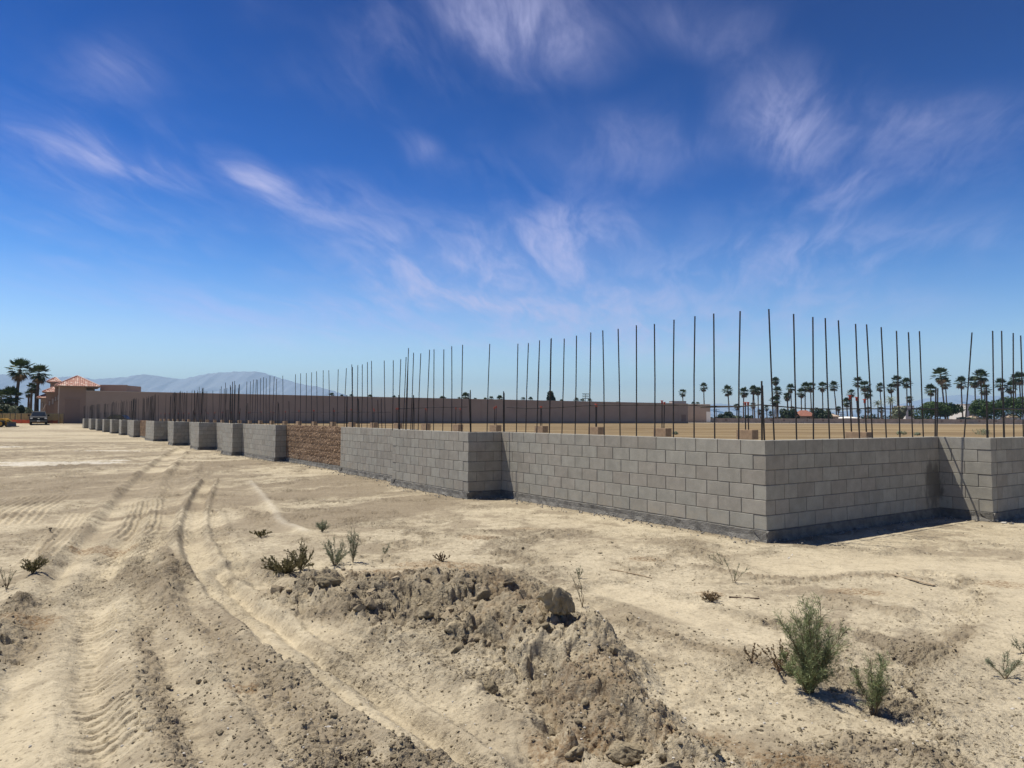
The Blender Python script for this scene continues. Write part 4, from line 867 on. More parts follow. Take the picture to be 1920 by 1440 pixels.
house('red-tiled house peeking over the far wall left of the round hedge bush', 1500, 1531, 780, 769, 246, M['stucco'], M['redroof'])
house('tan-roofed house behind the far wall right of the red-tiled house', 1553, 1572, 780.5, 774.5, 250, M['trim'], M['rooftan'])
house('long pale low roof behind the far wall near the frame centre right', 1585, 1612, 784, 781, 255, M['trim'], M['white'])
house('white flat-roofed building between the two large clipped trees', 1811, 1830, 759, 757.5, 262, M['white'], M['trim'], 10, True)
house('narrow white building left of the first clipped tree', 1698, 1714, 762, 760.5, 262, M['white'], M['trim'], 8, True)
house('small brown-roofed shed before the second clipped tree', 1826, 1840, 784, 779, 238, M['stucco'], M['rooftan'], 4)
house('pale gabled house at the right frame edge beneath the clipped tree', 1895, 1912, 782, 775, 238, M['white'], M['rooftan'], 5)

# ------------------------------------------------------------------ palms and trees
def palm_crown(seed, leaves=34, R=1.0, droop=.55):
    """unit fan palm crown: leaf fans on stalks, radius about 1"""
    r = np.random.default_rng(seed); V = []; Fc = []; Vd = []; Fd = []
    for i in range(leaves + 12):
        dead = i >= leaves; az = i * 2.399 + r.uniform(-.3, .3); el = radians(r.uniform(-78, -50)) if dead else radians(86 - 122 * ((i + .5) / leaves) ** .8 + r.uniform(-9, 9))
        d = np.array([cos(az) * cos(el), sin(az) * cos(el), sin(el)]); pl = r.uniform(.38, .55); side = np.array([-sin(az), cos(az), 0]); up = np.cross(d, side) * -1
        if up[2] < 0: up = -up
        tip = d * pl + np.array([0, 0, -.10 * pl]); VV, FF = (Vd, Fd) if dead else (V, Fc)
        b = len(VV); VV += [tuple(-side * .012), tuple(side * .012), tuple(tip + side * .01), tuple(tip - side * .01)]; FF.append((b, b + 1, b + 2, b + 3))
        fr = r.uniform(.45, .62) * (.8 if dead else 1); nb = 13; sp = radians(95 if not dead else 50)
        for k in range(nb):
            a = (k / (nb - 1) * 2 - 1) * sp; dd = d * cos(a) + side * sin(a); L = fr * (.78 + .22 * cos(a)) * r.uniform(.88, 1.05); mid = tip + dd * L * .6 + up * .02; end = tip + dd * L + np.array([0, 0, -droop * L * r.uniform(.1, .65) * min(1, max(.15, .6 - sin(el)))])
            wv = (side * cos(a) - d * sin(a)) * .042 * (1 if not dead else .7)
            b = len(VV); VV += [tuple(tip), tuple(mid - wv), tuple(end), tuple(mid + wv)]; FF.append((b, b + 1, b + 2, b + 3))
    return V, Fc, Vd, Fd
crowns = []
for k in range(5):
    V, Fc, Vd, Fd = palm_crown(40 + k, 24 + 2 * k, droop=.4 + .12 * k); crowns.append((mesh_data('crown', V, Fc, M['palm']), mesh_data('dead_fronds', Vd, Fd, M['dead'])))
def date_crown(seed):
    r = np.random.default_rng(seed); V = []; Fc = []
    for i in range(30):
        az = i * 2.399; el = radians(75 - 100 * (i / 30)); L = r.uniform(.85, 1.05); prev = np.zeros(3); side = np.array([-sin(az), cos(az), 0])
        for k in range(1, 7):
            u = k / 6; e = el - u * u * 1.0; p = prev + np.array([cos(az) * cos(e), sin(az) * cos(e), sin(e)]) * L / 6; wv = .13 * sin(pi * (u * .85 + .08))
            for q in (-1, 1): b = len(V); V += [tuple(prev), tuple(p), tuple(p + side * q * wv + np.array([0, 0, -.05]))]; Fc.append((b, b + 1, b + 2))
            prev = p
    return mesh_data('crown', V, Fc, M['sage'])
date_me = [date_crown(3), date_crown(9)]
def trunk_mesh(h, r0, r1, lean, bend, seed):
    r = np.random.default_rng(seed); n = 9; P_ = []; mb = MB(); k = 8; V = []
    for i in range(n):
        u = i / (n - 1); c = np.array([lean * u + bend * sin(pi * u), 0, h * u]); rr = r0 + (r1 - r0) * u ** .7 + (.18 * r0 if i == 0 else 0)
        for j in range(k): a = 2 * pi * j / k; q = rr * r.uniform(.9, 1.12); V.append((c[0] + q * cos(a), c[1] + q * sin(a), c[2]))
    return V, [(i * k + j, i * k + (j + 1) % k, (i + 1) * k + (j + 1) % k, (i + 1) * k + j) for i in range(n - 1) for j in range(k)] + [tuple(range((n - 1) * k, n * k))]
def palm(px, py, rpx, Y, label, group, base_z=GZP, seed=0, kind='fan', lean_px=0, tr=.24):
    c = np.array(at_depth(px, py, Y)); R = rpx * Y / F_PX; lean = -lean_px * Y / F_PX; bx_ = c[0] - lean; h = c[2] - base_z - R * .05
    o = thing('palm_tree', label, 'palm', (bx_, Y, base_z), 0, group)
    V, Fc = trunk_mesh(h, tr * 1.25, tr * .8, lean, random.uniform(-.2, .2), seed); obj('trunk', mesh_data('trunk', V, Fc, M['trunk'], True), o)
    for me in (crowns[seed % 5] if kind == 'fan' else (date_me[seed % 2],)):
        cr = obj(me.name.split('.')[0], me, o, (lean, 0, h), (random.uniform(-.08, .08), random.uniform(-.08, .08), seed * 1.7)); cr.scale = (R * 1.28, R * 1.28, R * 1.22)
    return o
def sc5(L, ox): return [(ox + a / 7.385, 660 + b / 7.385, r / 7.385) + tuple(k) for a, b, r, *k in L]
right_palms = sc5([(90, 530, 52), (155, 535, 50), (400, 400, 55), (425, 545, 70), (395, 670, 72), (565, 605, 55), (610, 495, 62), (755, 560, 65), (810, 475, 66), (885, 480, 68), (1048, 475, 68), (1205, 465, 68, 'fan', 5), (1450, 570, 58), (1385, 690, 64), (1540, 410, 70), (1635, 460, 75), (1672, 560, 72), (1845, 480, 60, 'fan', 4), (1815, 715, 72, 'date')], 1400)
right_palms += sc5([(80, 495, 66, 'fan', 3), (160, 395, 75), (295, 420, 74), (335, 650, 48), (72, 668, 78, 'date'), (625, 515, 80), (765, 315, 112, 'fan', 8), (830, 430, 75, 'fan', 3), (1050, 415, 84), (1240, 405, 84), (1320, 330, 100, 'fan', 4), (1375, 515, 82), (1595, 440, 82), (1735, 480, 84), (1800, 360, 70), (1855, 355, 88)], 1660)
right_palms += [(1000 + a / 4, 560 + b / 4, r / 4) + tuple(k) for a, b, r, *k in [(1120, 705, 30, 'fan', 3), (1278, 660, 32), (1458, 685, 40), (1580, 697, 37), (1650, 680, 34), (1687, 690, 30), (1815, 615, 30), (1905, 740, 26)]]
right_palms += [(1412, 760, 6), (1437, 765, 5), (1382, 762, 6), (1553, 770, 5), (1610, 771, 5), (1628, 768, 6), (1486, 766, 5), (1522, 769, 4.5), (1572, 766, 5), (1652, 768, 6), (1424, 772, 5), (1445, 775, 4.5)]
right_palms.sort()
for i, q in enumerate(right_palms):
    kind = q[3] if len(q) > 3 else 'fan'; lean = q[4] if len(q) > 4 else random.choice((-1, 0, 0, 1, 2)); rp = q[2]
    Yq = 240 + (14 - rp) * 9 + random.uniform(-3, 3); Yq = min(max(Yq, 236), 330)
    if i < 40: lab = '%s palm from the left in the far row right of the long building' % ordn(i)
    else: lab = '%s palm from the right frame edge in the far row beyond the field' % ordn(len(right_palms) - 1 - i)
    palm(q[0], q[1], rp, Yq, ('date ' if kind == 'date' else 'fan ') + lab if False else ('bushy ' if kind == 'date' else 'tall ' if q[1] < 752 else 'short ') + lab, 'palms beyond the field', seed=i, kind=kind, lean_px=lean)
mid_palms = [(622, 741, 5.5), (641, 743.5, 4.5), (659, 743, 4.5), (694, 744.5, 5.5), (739, 746, 5), (830, 748, 6.5), (873, 743, 8), (861, 748.5, 4.5), (891, 749.5, 4), (910, 749.5, 4.5), (921, 747, 5), (937, 747, 6.5), (981, 749, 5), (995, 749.5, 5.5), (1081, 751, 6), (1092, 752, 5), (1106, 751.5, 5), (1053, 752.5, 4.5), (1158, 757, 4.5), (1300, 757, 4.5), (1308, 757, 4)]
for i, q in enumerate(mid_palms): palm(q[0], q[1], q[2], 260, 'palm crown peeking over the long stucco roof, %s from the left' % ordn(i), 'palms behind the long building', seed=i + 3, lean_px=0)
for i, q in enumerate([(37.5, 691, 21), (73, 699, 18)]):
    palm(*q, 127, ('taller and left of two large fan palms at the far left beside the tiled building', 'shorter and right of two large fan palms at the far left beside the tiled building')[i], 'large palms at far left', seed=(0, 3)[i], lean_px=(-4, 0)[i], tr=.27)
for i, q in enumerate([(60, 726, 9), (67, 729, 8), (54, 738, 7), (20, 742, 19), (2, 745, 16), (-20, 740, 18)]):
    palm(*q, (133, 134, 135, 124, 126, 125)[i], ('small palm with high crown between the two large left palms', 'small palm hidden behind the right trunk of the two large left palms', 'thin small palm right of the tall left trunk', 'bushy low palm left of the tall left trunk', 'bushy low palm cut by the left frame edge', 'bushy low palm just outside the left frame edge')[i], 'small palms at far left', seed=i + 1, tr=.2)

def leaf_blob(n, rx, ry, rz, leaf, seed, lumps=14, box=0.0):
    """leaf quads over and inside a lumpy volume, base at z = 0"""
    r = np.random.default_rng(seed); cs = []
    for i in range(lumps):
        a = r.uniform(0, 2 * pi); q = r.uniform(.15, .72); cs.append((q * cos(a) * rx, q * sin(a) * ry, rz * r.uniform(.55, 1.35), r.uniform(.32, .52)))
    cs = np.array(cs); k = r.integers(0, lumps, n); d = r.normal(size=(n, 3)); d /= np.linalg.norm(d, axis=1)[:, None]; rad = cs[k, 3] * r.uniform(.72, 1.04, n)
    p = cs[k, :3] + d * rad[:, None] * np.array([rx, ry, rz]); p[:, 2] = np.clip(p[:, 2], .06 * rz, None)
    nrm = d + r.normal(size=(n, 3)) * .6; nrm /= np.linalg.norm(nrm, axis=1)[:, None]; a = np.cross(nrm, r.normal(size=(n, 3))); a /= np.linalg.norm(a, axis=1)[:, None]; b = np.cross(nrm, a); s = leaf * r.uniform(.6, 1.3, (n, 1))
    V = np.stack([p - a * s, p - b * s * .55, p + a * s, p + b * s * .55], 1).reshape(-1, 3); return V, np.arange(4 * n).reshape(-1, 4)
def tree(px0, px1, ytop, Y, label, m, name='tree', n=3500, leaf=.3, base=GZP, seed=0, zlow=.9, group=None):
    a, b = pX(px0, Y), pX(px1, Y); h = pZ(px0, ytop, Y) - base; rx = (b - a) / 2 / 1.05; rz = (h - zlow) / 1.85
    o = thing(name, label, 'tree' if name.endswith('tree') else 'shrub', ((a + b) / 2, Y, base), 0, group); V, T = leaf_blob(n, rx, min(rx, 4.5), rz, leaf, seed)
    obj('crown', tri_mesh('crown', V, T, M[m]), o, (0, 0, zlow - .1))
    mb = MB(); mb.tube([(0, 0, -.3), (.05, 0, h * .3), (0, 0, h * .6)], .22, 7, .10)
    for k in range(4): mb.tube([(0, 0, h * (.25 + .05 * k)), (rx * .5 * cos(k * 1.7), rx * .4 * sin(k * 1.7), h * .7)], .1, 5, .03)
    mb.build('trunk', M['trunk'], o); return o
tree(1712, 1813, 745.5, 237, 'large clipped round green tree over the far wall, the left of two', 'ficus', 'ficus_tree', 9000, .28, seed=1)
tree(1818, 1884, 743.5, 238, 'large clipped round green tree right of the white building', 'ficus', 'ficus_tree', 8000, .28, seed=2)
tree(1868, 1960, 736, 240, 'tallest clipped green tree at the right frame edge', 'ficus', 'ficus_tree', 8000, .28, seed=3)
tree(1461, 1498, 763, 242, 'dark round shrub left of the red-tiled house', 'darkleaf', 'shrub', 3000, .3, seed=4, zlow=.3)
tree(1526, 1560, 762, 243, 'green round shrub right of the red-tiled house', 'darkleaf', 'shrub', 3000, .3, seed=5, zlow=.3)
tree(1346, 1373, 769, 245, 'dark shrub under palms right of the stucco annex', 'darkleaf', 'shrub', 2200, .3, seed=6, zlow=.3)
tree(1366, 1384, 776, 247, 'low pale shrub beside the dark one right of the annex', 'sage', 'shrub', 1200, .3, seed=7, zlow=.2)
tree(1672, 1702, 757, 246, 'pale green tree left of the narrow white building', 'sage', 'shade_tree', 3000, .3, seed=8, zlow=.4)
tree(1395, 1412, 778, 244, 'low round shrub behind the far wall near the two-capped pillar', 'darkleaf', 'shrub', 1200, .3, seed=9, zlow=.2)
tree(1795, 1826, 780, 236, 'low pale shrub before the white flat-roofed building', 'sage', 'shrub', 1500, .25, seed=10, zlow=.2)
tree(1021, 1043, 727, 255, 'tall dark conifer rising behind the long stucco building', 'darkleaf', 'conifer_tree', 3500, .35, seed=11, zlow=3)
tree(-30, 14, 752, 121, 'dark shrub mass behind the tan fence at the left frame edge', 'darkleaf', 'shrub', 4000, .22, seed=12, zlow=.3)
tree(8, 34, 756, 122, 'grey-green shrub behind the tan fence under the bushy palm', 'sage', 'shrub', 3000, .2, seed=13, zlow=.3)
tree(30, 46, 757, 123, 'small dark shrub behind the fence at the tall left palm trunk', 'darkleaf', 'shrub', 2500, .2, seed=14, zlow=.3)
tree(42, 68, 759, 128, 'loose flowering shrub behind the fence between the left palms', 'sage', 'shrub', 2000, .2, seed=15, zlow=.3)
# a hazy belt of trees behind the houses
r = np.random.default_rng(5); VV = []; n = 9000
xx = r.uniform(pX(1330, 340), pX(2000, 340), n); hb = .6 + 3.0 * (vn(xx / 9, xx * 0, 5)) ** 2 + 2.6 * vn(xx / 2.7, xx * 0, 8) ** 3; p = np.stack([xx, 335 + r.uniform(0, 12, n), .5 + hb * r.random(n) ** .7], 1); a = r.normal(size=(n, 3)); a /= np.linalg.norm(a, axis=1)[:, None]; b = np.cross(a, r.normal(size=(n, 3))); b /= np.linalg.norm(b, axis=1)[:, None]; s = .38
tag(obj('tree_belt', tri_mesh('tree_belt', np.stack([p - a * s, p - b * s, p + a * s, p + b * s], 1).reshape(-1, 3), np.arange(4 * n).reshape(-1, 4), M['darkleaf'])), 'hazy dark belt of distant trees behind the houses', 'trees', kind='stuff')
# utility poles
for i, (px_, yt_, lab) in enumerate([(1343, 766, 'thin utility pole with crossarms right of the stucco annex'), (1532, 765, 'utility pole above the red-tiled house roof'), (1577, 772, 'short utility pole right of the tan-roofed house')]):
    Y = 262; xx = pX(px_, Y); h = pZ(px_, yt_, Y) - GZP; o = thing('utility_pole', lab, 'pole', (xx, Y, GZP)); MB().tube([(0, 0, -.3), (0, 0, h)], .14, 6, .1).build('pole', M['trunk'], o)
    for q in (.35, 1.0): MB().box(-1.2, 1.2, -.08, .08, h - q - .12, h - q).build('crossarm', M['trunk'], o)
Y = 300; xx = pX(1098, Y); h = pZ(1098, 738, Y) - GZP; o = thing('floodlight_mast', 'thin mast with a square cluster of floodlights behind the long building', 'pole', (xx, Y, GZP)); MB().tube([(0, 0, -.3), (0, 0, h)], .18, 6, .1).build('pole', M['metal'], o)
for q in range(3): MB().box(-1.4, 1.4, -.1, .1, h - .3 - q * .9, h - q * .9).build('lamp_bar', M['metal'], o)
for i, (px_, py_, rp) in enumerate([(1267, 809, 7), (1690, 811, 10), (1720, 811, 7), (1843, 812, 16)]):
    x_, y_ = G(px_, py_ - 5, .3); y_ = min(y_, 75); x_ = pX(px_, y_); sz = rp * y_ / F_PX
    o = thing('tumbleweed', 'grey dry tumbleweed in the straw field, %s from the left' % ordn(i), 'shrub', (x_, y_, gz(x_, y_)), 0, 'tumbleweeds in the field'); V, T = leaf_blob(700, sz, sz, sz * .55, .05, 70 + i); obj('branches', tri_mesh('branches', V, T, M['sage']), o)

# ------------------------------------------------------------------ mountains
def range_(label, pts, Y, dep, seed, name='mountain_range'):
    pts = np.array(pts, float); xs = np.arange(pts[0, 0], pts[-1, 0], 1.6); ys = np.interp(xs, pts[:, 0], pts[:, 1]); rr = np.random.default_rng(seed)
    ys = ys + 1.6 * (vn(xs / 7, xs * 0, seed) - .5) + .9 * (vn(xs / 2.6, xs * 0, seed + 1) - .5); V = []; K = 14; nx = len(xs)
    for x, y in zip(xs, ys):
        X, _, Z = at_depth(x, min(y, 783), Y); Z = max(Z, 2)
        for k in range(K):
            u = k / (K - 1); v = 1 - abs(2 * u - 1); hgt = Z * (v ** .9); wob = (vn(np.array([x / 6 + k * .9]), np.array([k * .35]), seed + 4)[0] - .5)
            V.append((X + wob * dep * .10 * (1 - v), Y + (u - .5) * 2 * dep + wob * dep * .22 * (1 - abs(2 * v - 1)), hgt * (1 + .10 * wob * (1 - v)) - 3 * (v == 0)))
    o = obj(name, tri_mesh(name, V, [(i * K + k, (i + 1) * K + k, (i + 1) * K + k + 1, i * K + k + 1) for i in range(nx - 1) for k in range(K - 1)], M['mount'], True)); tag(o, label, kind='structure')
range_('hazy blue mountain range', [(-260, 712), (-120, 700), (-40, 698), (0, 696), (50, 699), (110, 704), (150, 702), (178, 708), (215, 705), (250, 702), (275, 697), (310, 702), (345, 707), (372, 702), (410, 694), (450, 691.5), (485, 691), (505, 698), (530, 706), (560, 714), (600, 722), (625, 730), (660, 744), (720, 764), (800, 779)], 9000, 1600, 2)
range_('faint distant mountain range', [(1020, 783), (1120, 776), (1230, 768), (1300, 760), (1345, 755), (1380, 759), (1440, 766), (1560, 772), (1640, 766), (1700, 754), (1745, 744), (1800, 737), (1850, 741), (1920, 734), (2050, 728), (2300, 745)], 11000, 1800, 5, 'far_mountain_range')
# ------------------------------------------------------------------ haze
HT = 690
M['haze'] = bpy.data.materials.new('haze'); M['haze'].use_nodes = True; q = NT(M['haze'].node_tree); q.n.clear(); pv = q.node('ShaderNodeVolumePrincipled'); pv.inputs['Density'].default_value = 0.9e-4; pv.inputs['Color'].default_value = (.42, .70, 1.0, 1); pv.inputs['Anisotropy'].default_value = 0.0
q.l.new(pv.outputs[0], q.node('ShaderNodeOutputMaterial').inputs['Volume'])
tag(MB().box(-16000, 16000, -150, 13500, -1.2 - 3, HT).build('haze', M['haze']), kind='stuff')


# ------------------------------------------------------------------ loose clods and pebbles
def ico(sub):
    import bmesh
    bm = bmesh.new(); bmesh.ops.create_icosphere(bm, subdivisions=sub, radius=1.0); V = np.array([v.co[:] for v in bm.verts]); T = np.array([[v.index for v in f.verts] for f in bm.faces]); bm.free(); return V, T
def lumpy(sub, seed, amp):
    V, T = ico(sub); r = np.random.default_rng(seed); D = np.zeros(len(V))
    for k, f in enumerate((1.3, 2.6, 5.2, 9.)):
        a = r.normal(size=(3, 3)); D += amp / (1.5 ** k) * np.sin((V @ a.T) * f + r.uniform(0, 6, 3)).mean(1)
    V = V * (1 + D)[:, None]
    for k in range(9 if sub > 1 else 3):           # broken faces
        n = r.normal(size=3); n /= np.linalg.norm(n); d = r.uniform(.42, .75); h = V @ n; V = V - np.outer(np.clip(h - d, 0, None) * .85, n)
    return V * np.array([1, r.uniform(.7, .95), r.uniform(.55, .8)]), T
M['clod'] = mat('clod_soil', (.31, .258, .175), 1.0, .45, 9, .01, 70, island=.22, spec=.1)
M['pale'] = mat('pale_stone', (.50, .47, .42), .9, .25, 20, island=.2)
def scatter(name, n, sub, rlo, rhi, dens, seed, mt, label=None, ymax=16, power=2.5, sink=.18):
    r = np.random.default_rng(seed); py_ = 800 + (1470 - 800) * r.random(n * 5) ** .8; Y = EYE * F_PX / (py_ - 785); X = r.uniform(-.82, .82, n * 5) * Y; k = Y < ymax; X, Y = X[k], Y[k]
    z, ro, sm, dk, wh, br_, fi, lu = height(X, Y, True); q = np.stack([X, Y], -1) - C0; inside = ((q @ NV) < .05) & ((q @ LV) > -.75)
    keep = (r.random(len(X)) < dens(ro, sm, dk, lu)) & ~inside; X, Y, z = X[keep][:n], Y[keep][:n], z[keep][:n]
    shapes = [lumpy(sub, seed + j, .35) for j in range(6)]; VV = []; TT = []; b = 0
    R = rlo + (rhi - rlo) * r.random(len(X)) ** power
    for i in range(len(X)):
        V, T = shapes[i % 6]; a = r.uniform(0, 6.28); c, s_ = cos(a), sin(a); W_ = V * R[i]
        VV.append(np.stack([X[i] + c * W_[:, 0] - s_ * W_[:, 1], Y[i] + s_ * W_[:, 0] + c * W_[:, 1], z[i] + W_[:, 2] + R[i] * sink], 1)); TT.append(T + b); b += len(V)
    return tag(obj(name, tri_mesh(name, np.concatenate(VV), np.concatenate(TT), mt, False)), label, kind='stuff')
scatter('soil_crumbs', 17000, 1, .003, .013, lambda ro, sm, dk, lu: np.clip(.15 + .5 * ro + .6 * lu - .45 * sm, .02, 1), 11, M['clod'], 'loose soil crumbs strewn over the dirt')
scatter('soil_clods', 700, 2, .007, .034, lambda ro, sm, dk, lu: np.clip(.03 + .12 * ro + .6 * lu - .3 * sm, 0, 1), 12, M['clod'], 'broken soil clods on the berm and windrows', 12)
scatter('pebbles', 900, 1, .003, .011, lambda ro, sm, dk, lu: .2 + .3 * lu, 13, M['pale'], 'small pale pebbles in the dirt', 9)
M['clod2'] = mat('berm_soil', (.30, .245, .165), 1.0, .5, 7, .012, 60, island=.28, spec=.1, col2=(.19, .155, .11))
scatter('berm_clods', 1500, 3, .014, .080, lambda ro, sm, dk, lu: (lu > .82) * (ro > .45) * .9, 21, M['clod2'], 'crumbling soil clods packed over the berm', 9, 2.2, -.15)
def footing_crumbs(n=6000):
    r = np.random.default_rng(31); VV = []; TT = []; b = 0; shapes = [lumpy(1, 60 + j, .4) for j in range(6)]; segs = [(np.array(a), np.array(c)) for _, a, c in FULL[:16]]; L_ = np.array([np.linalg.norm(c - a) for a, c in segs]); pr = L_ / L_.sum()
    for i in range(n):
        a, c = segs[r.choice(len(segs), p=pr)]; d = (c - a) / np.linalg.norm(c - a); off = r.random() ** 2 * .42 + .03; q_ = a + (c - a) * r.random() - np.array([d[1], -d[0]]) * off; p_ = tn(*q_); R_ = .003 + .020 * r.random() ** 5
        V, T = shapes[i % 6]; an_ = r.uniform(0, 6.28); ca, sa = cos(an_), sin(an_); VV.append(np.stack([p_[0] + R_ * (ca * V[:, 0] - sa * V[:, 1]), p_[1] + R_ * (sa * V[:, 0] + ca * V[:, 1]), .012 + R_ * .3 + R_ * V[:, 2]], 1)); TT.append(T + b); b += len(V)
    tag(obj('mortar_crumbs', tri_mesh('mortar_crumbs', np.concatenate(VV), np.concatenate(TT), M['pale2'])), 'grey mortar crumbs along the foot of the block walls', kind='stuff')
M['pale2'] = mat('mortar_crumb', (.27, .255, .23), .95, .4, 20, island=.3)
footing_crumbs()
BIG = [ # px, py of the base, radius m, flatten, label
 (1048, 1178, .155, .95, 'largest dark soil clod on top of the berm, overhanging its shadow'), (612, 1098, .14, .62, 'rounded soil clod at the left end of the berm beside the olive bush'),
 (795, 1140, .075, .8, 'soil lump on the berm crest above the hollow'), (850, 1160, .085, .7, 'pair-size soil lump right of the crest hollow'), (905, 1135, .07, .8, 'soil lump on the berm crest left of the largest clod'),
 (860, 1180, .055, .8, 'small soil lump low on the berm flank near its middle'), (985, 1160, .08, .7, 'soil lump touching the left side of the largest clod'), (1020, 1190, .07, .7, 'soil lump below the largest clod'),
 (1165, 1330, .12, .6, 'broad soil clod low on the right part of the berm'), (1080, 1325, .075, .6, 'soil clod left of the broad low one'), (1255, 1385, .09, .7, 'dark soil clod near the right end of the berm'), (1290, 1405, .06, .7, 'last soil clod at the right end of the berm'),
 (1150, 1215, .055, .9, 'small upright soil chunk right of the largest clod'), (920, 1230, .06, .9, 'upright soil chunk in the middle of the berm flank'), (1230, 1425, .05, .7, 'small soil clod at the foot of the berm right end'),
 (1125, 1034, .028, .6, 'small dark stone on the open sand before the corner wall'), (410, 1180, .05, .5, 'small soil slab on the left windrow')]
for i, (px_, py_, rr, fl, lab) in enumerate(BIG):
    x_, y_ = G(px_, py_, .18 if i not in (15, 16) else 0.02); V, T = lumpy(5 if rr > .1 else 4, 300 + i, .38)
    V = V + .085 * np.stack([fbm(V[:, 0] * 3 + i + V[:, 2], V[:, 1] * 3 + V[:, 2] * 2.3, .8, 4, .68, 5 + j) for j in range(3)], 1); V = V * np.array([1, .9, fl / .7]) * rr
    o = obj('soil_clod', tri_mesh('soil_clod', V, T, M['clod'], True), None, (x_, y_, gz(x_, y_) + rr * fl * (.75 if i == 0 else .5 if i < 2 else .25))); tag(o, lab, 'clod', 'clods of the berm')


# ------------------------------------------------------------------ desert weeds
def weed(label, px_, py_, hgt, wid, mleaf, seed, stems=16, twigs=14, needles=20, nl=.024, nw=.0015, name='desert_weed', up=.75, tuft=False, mstem='stem', lean=(0, 0), cat='shrub'):
    x_, y_ = G(px_, py_); z_ = gz(x_, y_); r = np.random.default_rng(seed); o = thing(name, label, cat, (x_, y_, z_ - .01)); sb = MB(); V = []
    def needle_row(a, b, n, L):
        d = b - a; ln_ = np.linalg.norm(d) + 1e-9; d = d / ln_; u = r.random(n)[:, None]; p = a + (b - a) * u; w_ = r.normal(size=(n, 3)); w_ -= (w_ @ d)[:, None] * d; w_ /= np.linalg.norm(w_, axis=1)[:, None] + 1e-9
        e = w_ * .8 + d * r.uniform(.3, 1.1, (n, 1)) + np.array([0, 0, .2]); e /= np.linalg.norm(e, axis=1)[:, None]; q_ = np.cross(e, r.normal(size=(n, 3))); q_ /= np.linalg.norm(q_, axis=1)[:, None] + 1e-9; l = L * r.uniform(.5, 1.3, (n, 1))
        V.append(np.stack([p - q_ * nw * .5, p + e * l * .6 - q_ * nw, p + e * l, p + e * l * .6 + q_ * nw], 1).reshape(-1, 3))
    for i in range(stems):
        az = i * 2.399 + r.uniform(-.4, .4); sp = r.random() ** .6; L = hgt * r.uniform(.55, 1.05) * (1 - .25 * sp); out = wid * .5 * sp
        pts = [np.array([0, 0, 0.]) + r.normal(size=3) * .006]
        for k in range(1, 6):
            u = k / 5; pts.append(np.array([cos(az) * out * u ** .9 + lean[0] * u, sin(az) * out * u ** .9 + lean[1] * u, L * u ** (1.0 if sp < .6 else up)]) + r.normal(size=3) * .012 * hgt)
        sb.tube(pts, .0032 * (hgt / .5) ** .5, 4, .0011, cap=False)
        for t_ in range(twigs):
            u = r.uniform(.15, 1) * 4.999; k = int(u); p = pts[k] + (pts[k + 1] - pts[k]) * (u - k); d = pts[k + 1] - pts[k]; d = d / np.linalg.norm(d) + r.normal(size=3) * .55 + np.array([0, 0, .25]); d /= np.linalg.norm(d); tl = hgt * r.uniform(.07, .2); e = p + d * tl
            sb.tube([p, e], .0012, 3, .0006, cap=False)
            if needles: needle_row(p, e, needles, nl)
        if needles: needle_row(pts[2], pts[5], needles * 2, nl)
    sb.build('stems', M[mstem], o)
    if needles: VV = np.concatenate(V); obj('foliage', tri_mesh('foliage', VV, np.arange(len(VV)).reshape(-1, 4), M[mleaf]), o)
    return o
weed('tall feathery green thistle bush in the right foreground casting a dark shadow', 1522, 1298, .62, .36, 'thistle', 1, 20, 18, 20, .034, .0014)
weed('dense low green skirt of thistle at the foot of the tall right bush', 1512, 1300, .24, .38, 'thistle', 2, 16, 11, 20, .03, .0014, up=.55)
weed('smaller upright green thistle right of the tall bush', 1640, 1336, .40, .22, 'thistle', 3, 11, 12, 20, .028, .0013)
weed('dark olive mounded bush left of the berm with tiny leaves', 535, 1080, .24, .58, 'olive', 4, 40, 18, 16, .011, .0035, up=.55)
weed('olive bush part with taller tips right of the dark mound', 565, 1072, .34, .30, 'olive', 5, 16, 14, 16, .011, .0035, up=.8)
weed('feathery grey-green weed behind the left end of the berm', 628, 1062, .30, .40, 'sage', 6, 20, 12, 16, .02, .0015)
weed('single tall grey-green weed plume right of the feathery one', 662, 1058, .42, .14, 'sage', 7, 8, 14, 16, .02, .0015)
weed('small round sage tuft on the open sand left of centre', 604, 1000, .17, .22, 'sage', 8, 16, 10, 12, .02, .0016)
weed('small olive tuft on the track edge left of the sage tuft', 487, 1010, .12, .30, 'olive', 9, 14, 8, 12, .014, .005, up=.5)
weed('dark twiggy bush on the left track beside the frame edge', 62, 1082, .20, .26, 'olive', 10, 22, 14, 10, .012, .004, up=.6)
weed('thin leafless weed at the left frame edge', 12, 1105, .28, .22, 'sage', 11, 7, 5, 5, .014, .002)
weed('sparse two-stemmed green weed on the sand before the corner', 1376, 1094, .30, .26, 'sage', 12, 4, 7, 12, .018, .0014)
weed('sparse weed stem leaning left of the two-stemmed weed', 1356, 1062, .20, .12, 'sage', 13, 3, 6, 10, .016, .0014, lean=(-.12, 0))
weed('thin bare weed rising behind the largest clod', 1094, 1140, .34, .18, 'sage', 14, 4, 4, 3, .014, .002, lean=(-.08, 0))
weed('small pale green sprig right of the largest clod', 1085, 1085, .18, .10, 'sage', 15, 4, 6, 10, .016, .0014)
weed('sparse green weed at the right frame edge', 1886, 1272, .22, .24, 'sage', 16, 8, 9, 12, .018, .0014)
weed('sparse weed cut by the right frame edge above the other one', 1918, 1225, .16, .2, 'sage', 17, 6, 8, 10, .018, .0014)
weed('dry reddish-brown weed left of the tall thistle bush', 1462, 1268, .24, .26, 'dead', 18, 9, 8, 8, .010, .005, mstem='drystem')
weed('dry reddish weed stub left of the larger dry weed', 1410, 1245, .14, .14, 'dead', 19, 5, 6, 6, .010, .005, mstem='drystem')
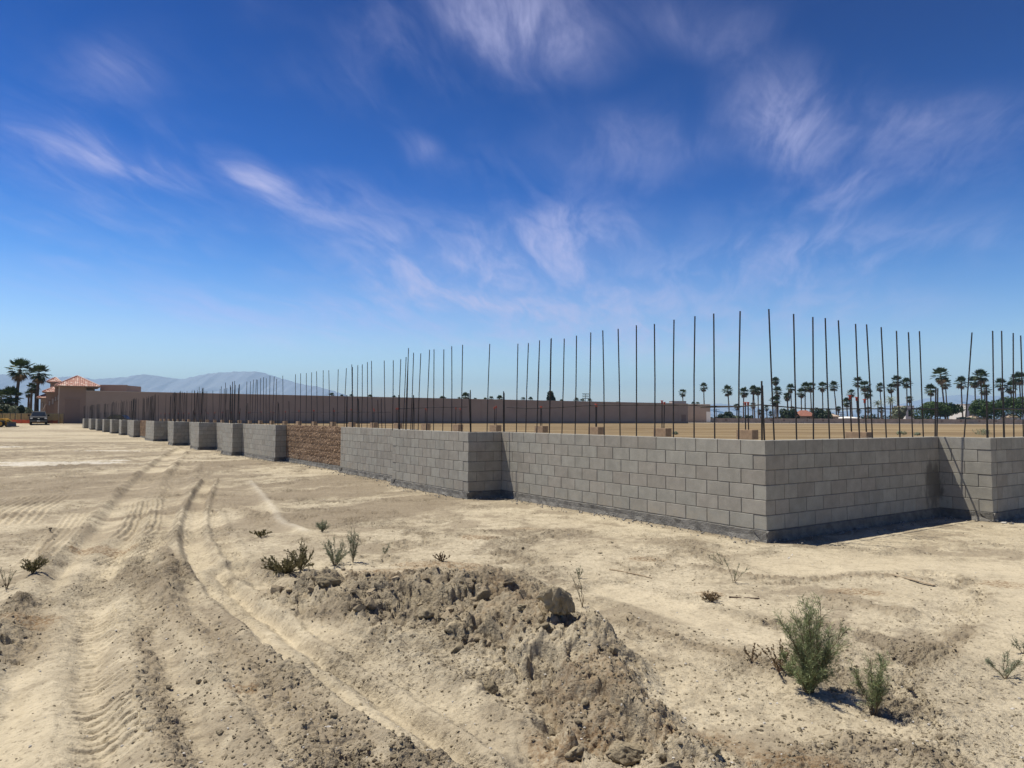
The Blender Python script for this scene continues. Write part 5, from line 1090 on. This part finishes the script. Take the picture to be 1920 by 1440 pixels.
weed('bare dry twig tangle lying on the left windrow', 338, 1088, .14, .36, 'dead', 20, 8, 5, 0, mstem='drystem', up=.3)
weed('small green weed on the sand behind the berm', 722, 1040, .16, .16, 'sage', 21, 6, 7, 10, .016, .0014)
weed('low straw-coloured weed on the sand behind the berm centre', 828, 1052, .13, .22, 'dead', 22, 10, 8, 10, .014, .003, mstem='drystem')
weed('dry brown grass clump on the sand before the corner', 1332, 1128, .10, .20, 'dead', 23, 18, 6, 8, .016, .003, mstem='drystem')
# ------------------------------------------------------------------ sticks and litter
def stick(label, a, b, r, m, cat='stick', name='stick', flat=False):
    p, q = G(*a), G(*b); zp, zq = gz(*p) + r * .8, gz(*q) + r * .8; p, q = np.array([*p, zp]), np.array([*q, zq]); mid = (p + q) / 2; n = 5; pts = [p + (q - p) * k / n - mid + (np.random.default_rng(int(a[0])).normal(size=3) * r * .6 if 0 < k < n and not flat else 0) for k in range(n + 1)]
    mb = MB()
    if flat:
        d = (q - p)[:2]; L_ = np.linalg.norm(d); an_ = atan2(d[1], d[0]); mb.box(-L_ / 2, L_ / 2, -r * 1.8, r * 1.8, -r * .4, r * .4); o = mb.build(name, m, None, tuple(mid), (0, 0, an_))
    else: mb.tube(pts, r, 6, r * .6); o = mb.build(name, m, None, tuple(mid))
    return tag(o, label, cat)
stick('long thin brown stick lying on the sand behind the berm', (1143, 1068), (1222, 1084), .008, M['wood'])
stick('short grey weathered stick on the sand left of the thistle', (1367, 1121), (1424, 1123), .010, M['trunk'])
stick('straight pale wooden lath lying on the sand at right', (1672, 1081), (1752, 1102), .010, M['wood'], 'lath', 'wooden_lath', True)
stick('thin pale splinter standing out on the sand below the corner shadow', (1478, 1050), (1486, 1041), .006, M['white'], 'splinter', 'splinter')
for lab, px_, py_, rr, m, fl in (('crumpled white plastic scrap against the long wall footing', 1166, 966, .06, 'plastic', 1.0), ('flat pale concrete chip at the foot of the corner wall', 1362, 1003, .09, 'pale', .3), ('pale concrete lump at the footing of the set-back panel', 702, 897, .10, 'pale', .5),
        ('grey rubble lump at the foot of the right pier', 1866, 979, .055, 'pale', .8), ('grey rubble piece right of the lump at the right pier', 1882, 982, .045, 'pale', .8), ('smaller rubble piece farther right at the right pier', 1897, 983, .04, 'pale', .8), ('small whitish chip by the left windrow', 618, 1372, .022, 'pale', .6)):
    x_, y_ = G(px_, py_); V, T = lumpy(3, int(px_), .6 if m == 'plastic' else .4); V = V * np.array([1, .8, fl]) * rr; tag(obj('plastic_scrap' if m == 'plastic' else 'concrete_chip', tri_mesh('chip', V, T, M[m]), None, (x_, y_, gz(x_, y_) + rr * fl * .3)), lab, 'litter' if m == 'plastic' else 'rubble')
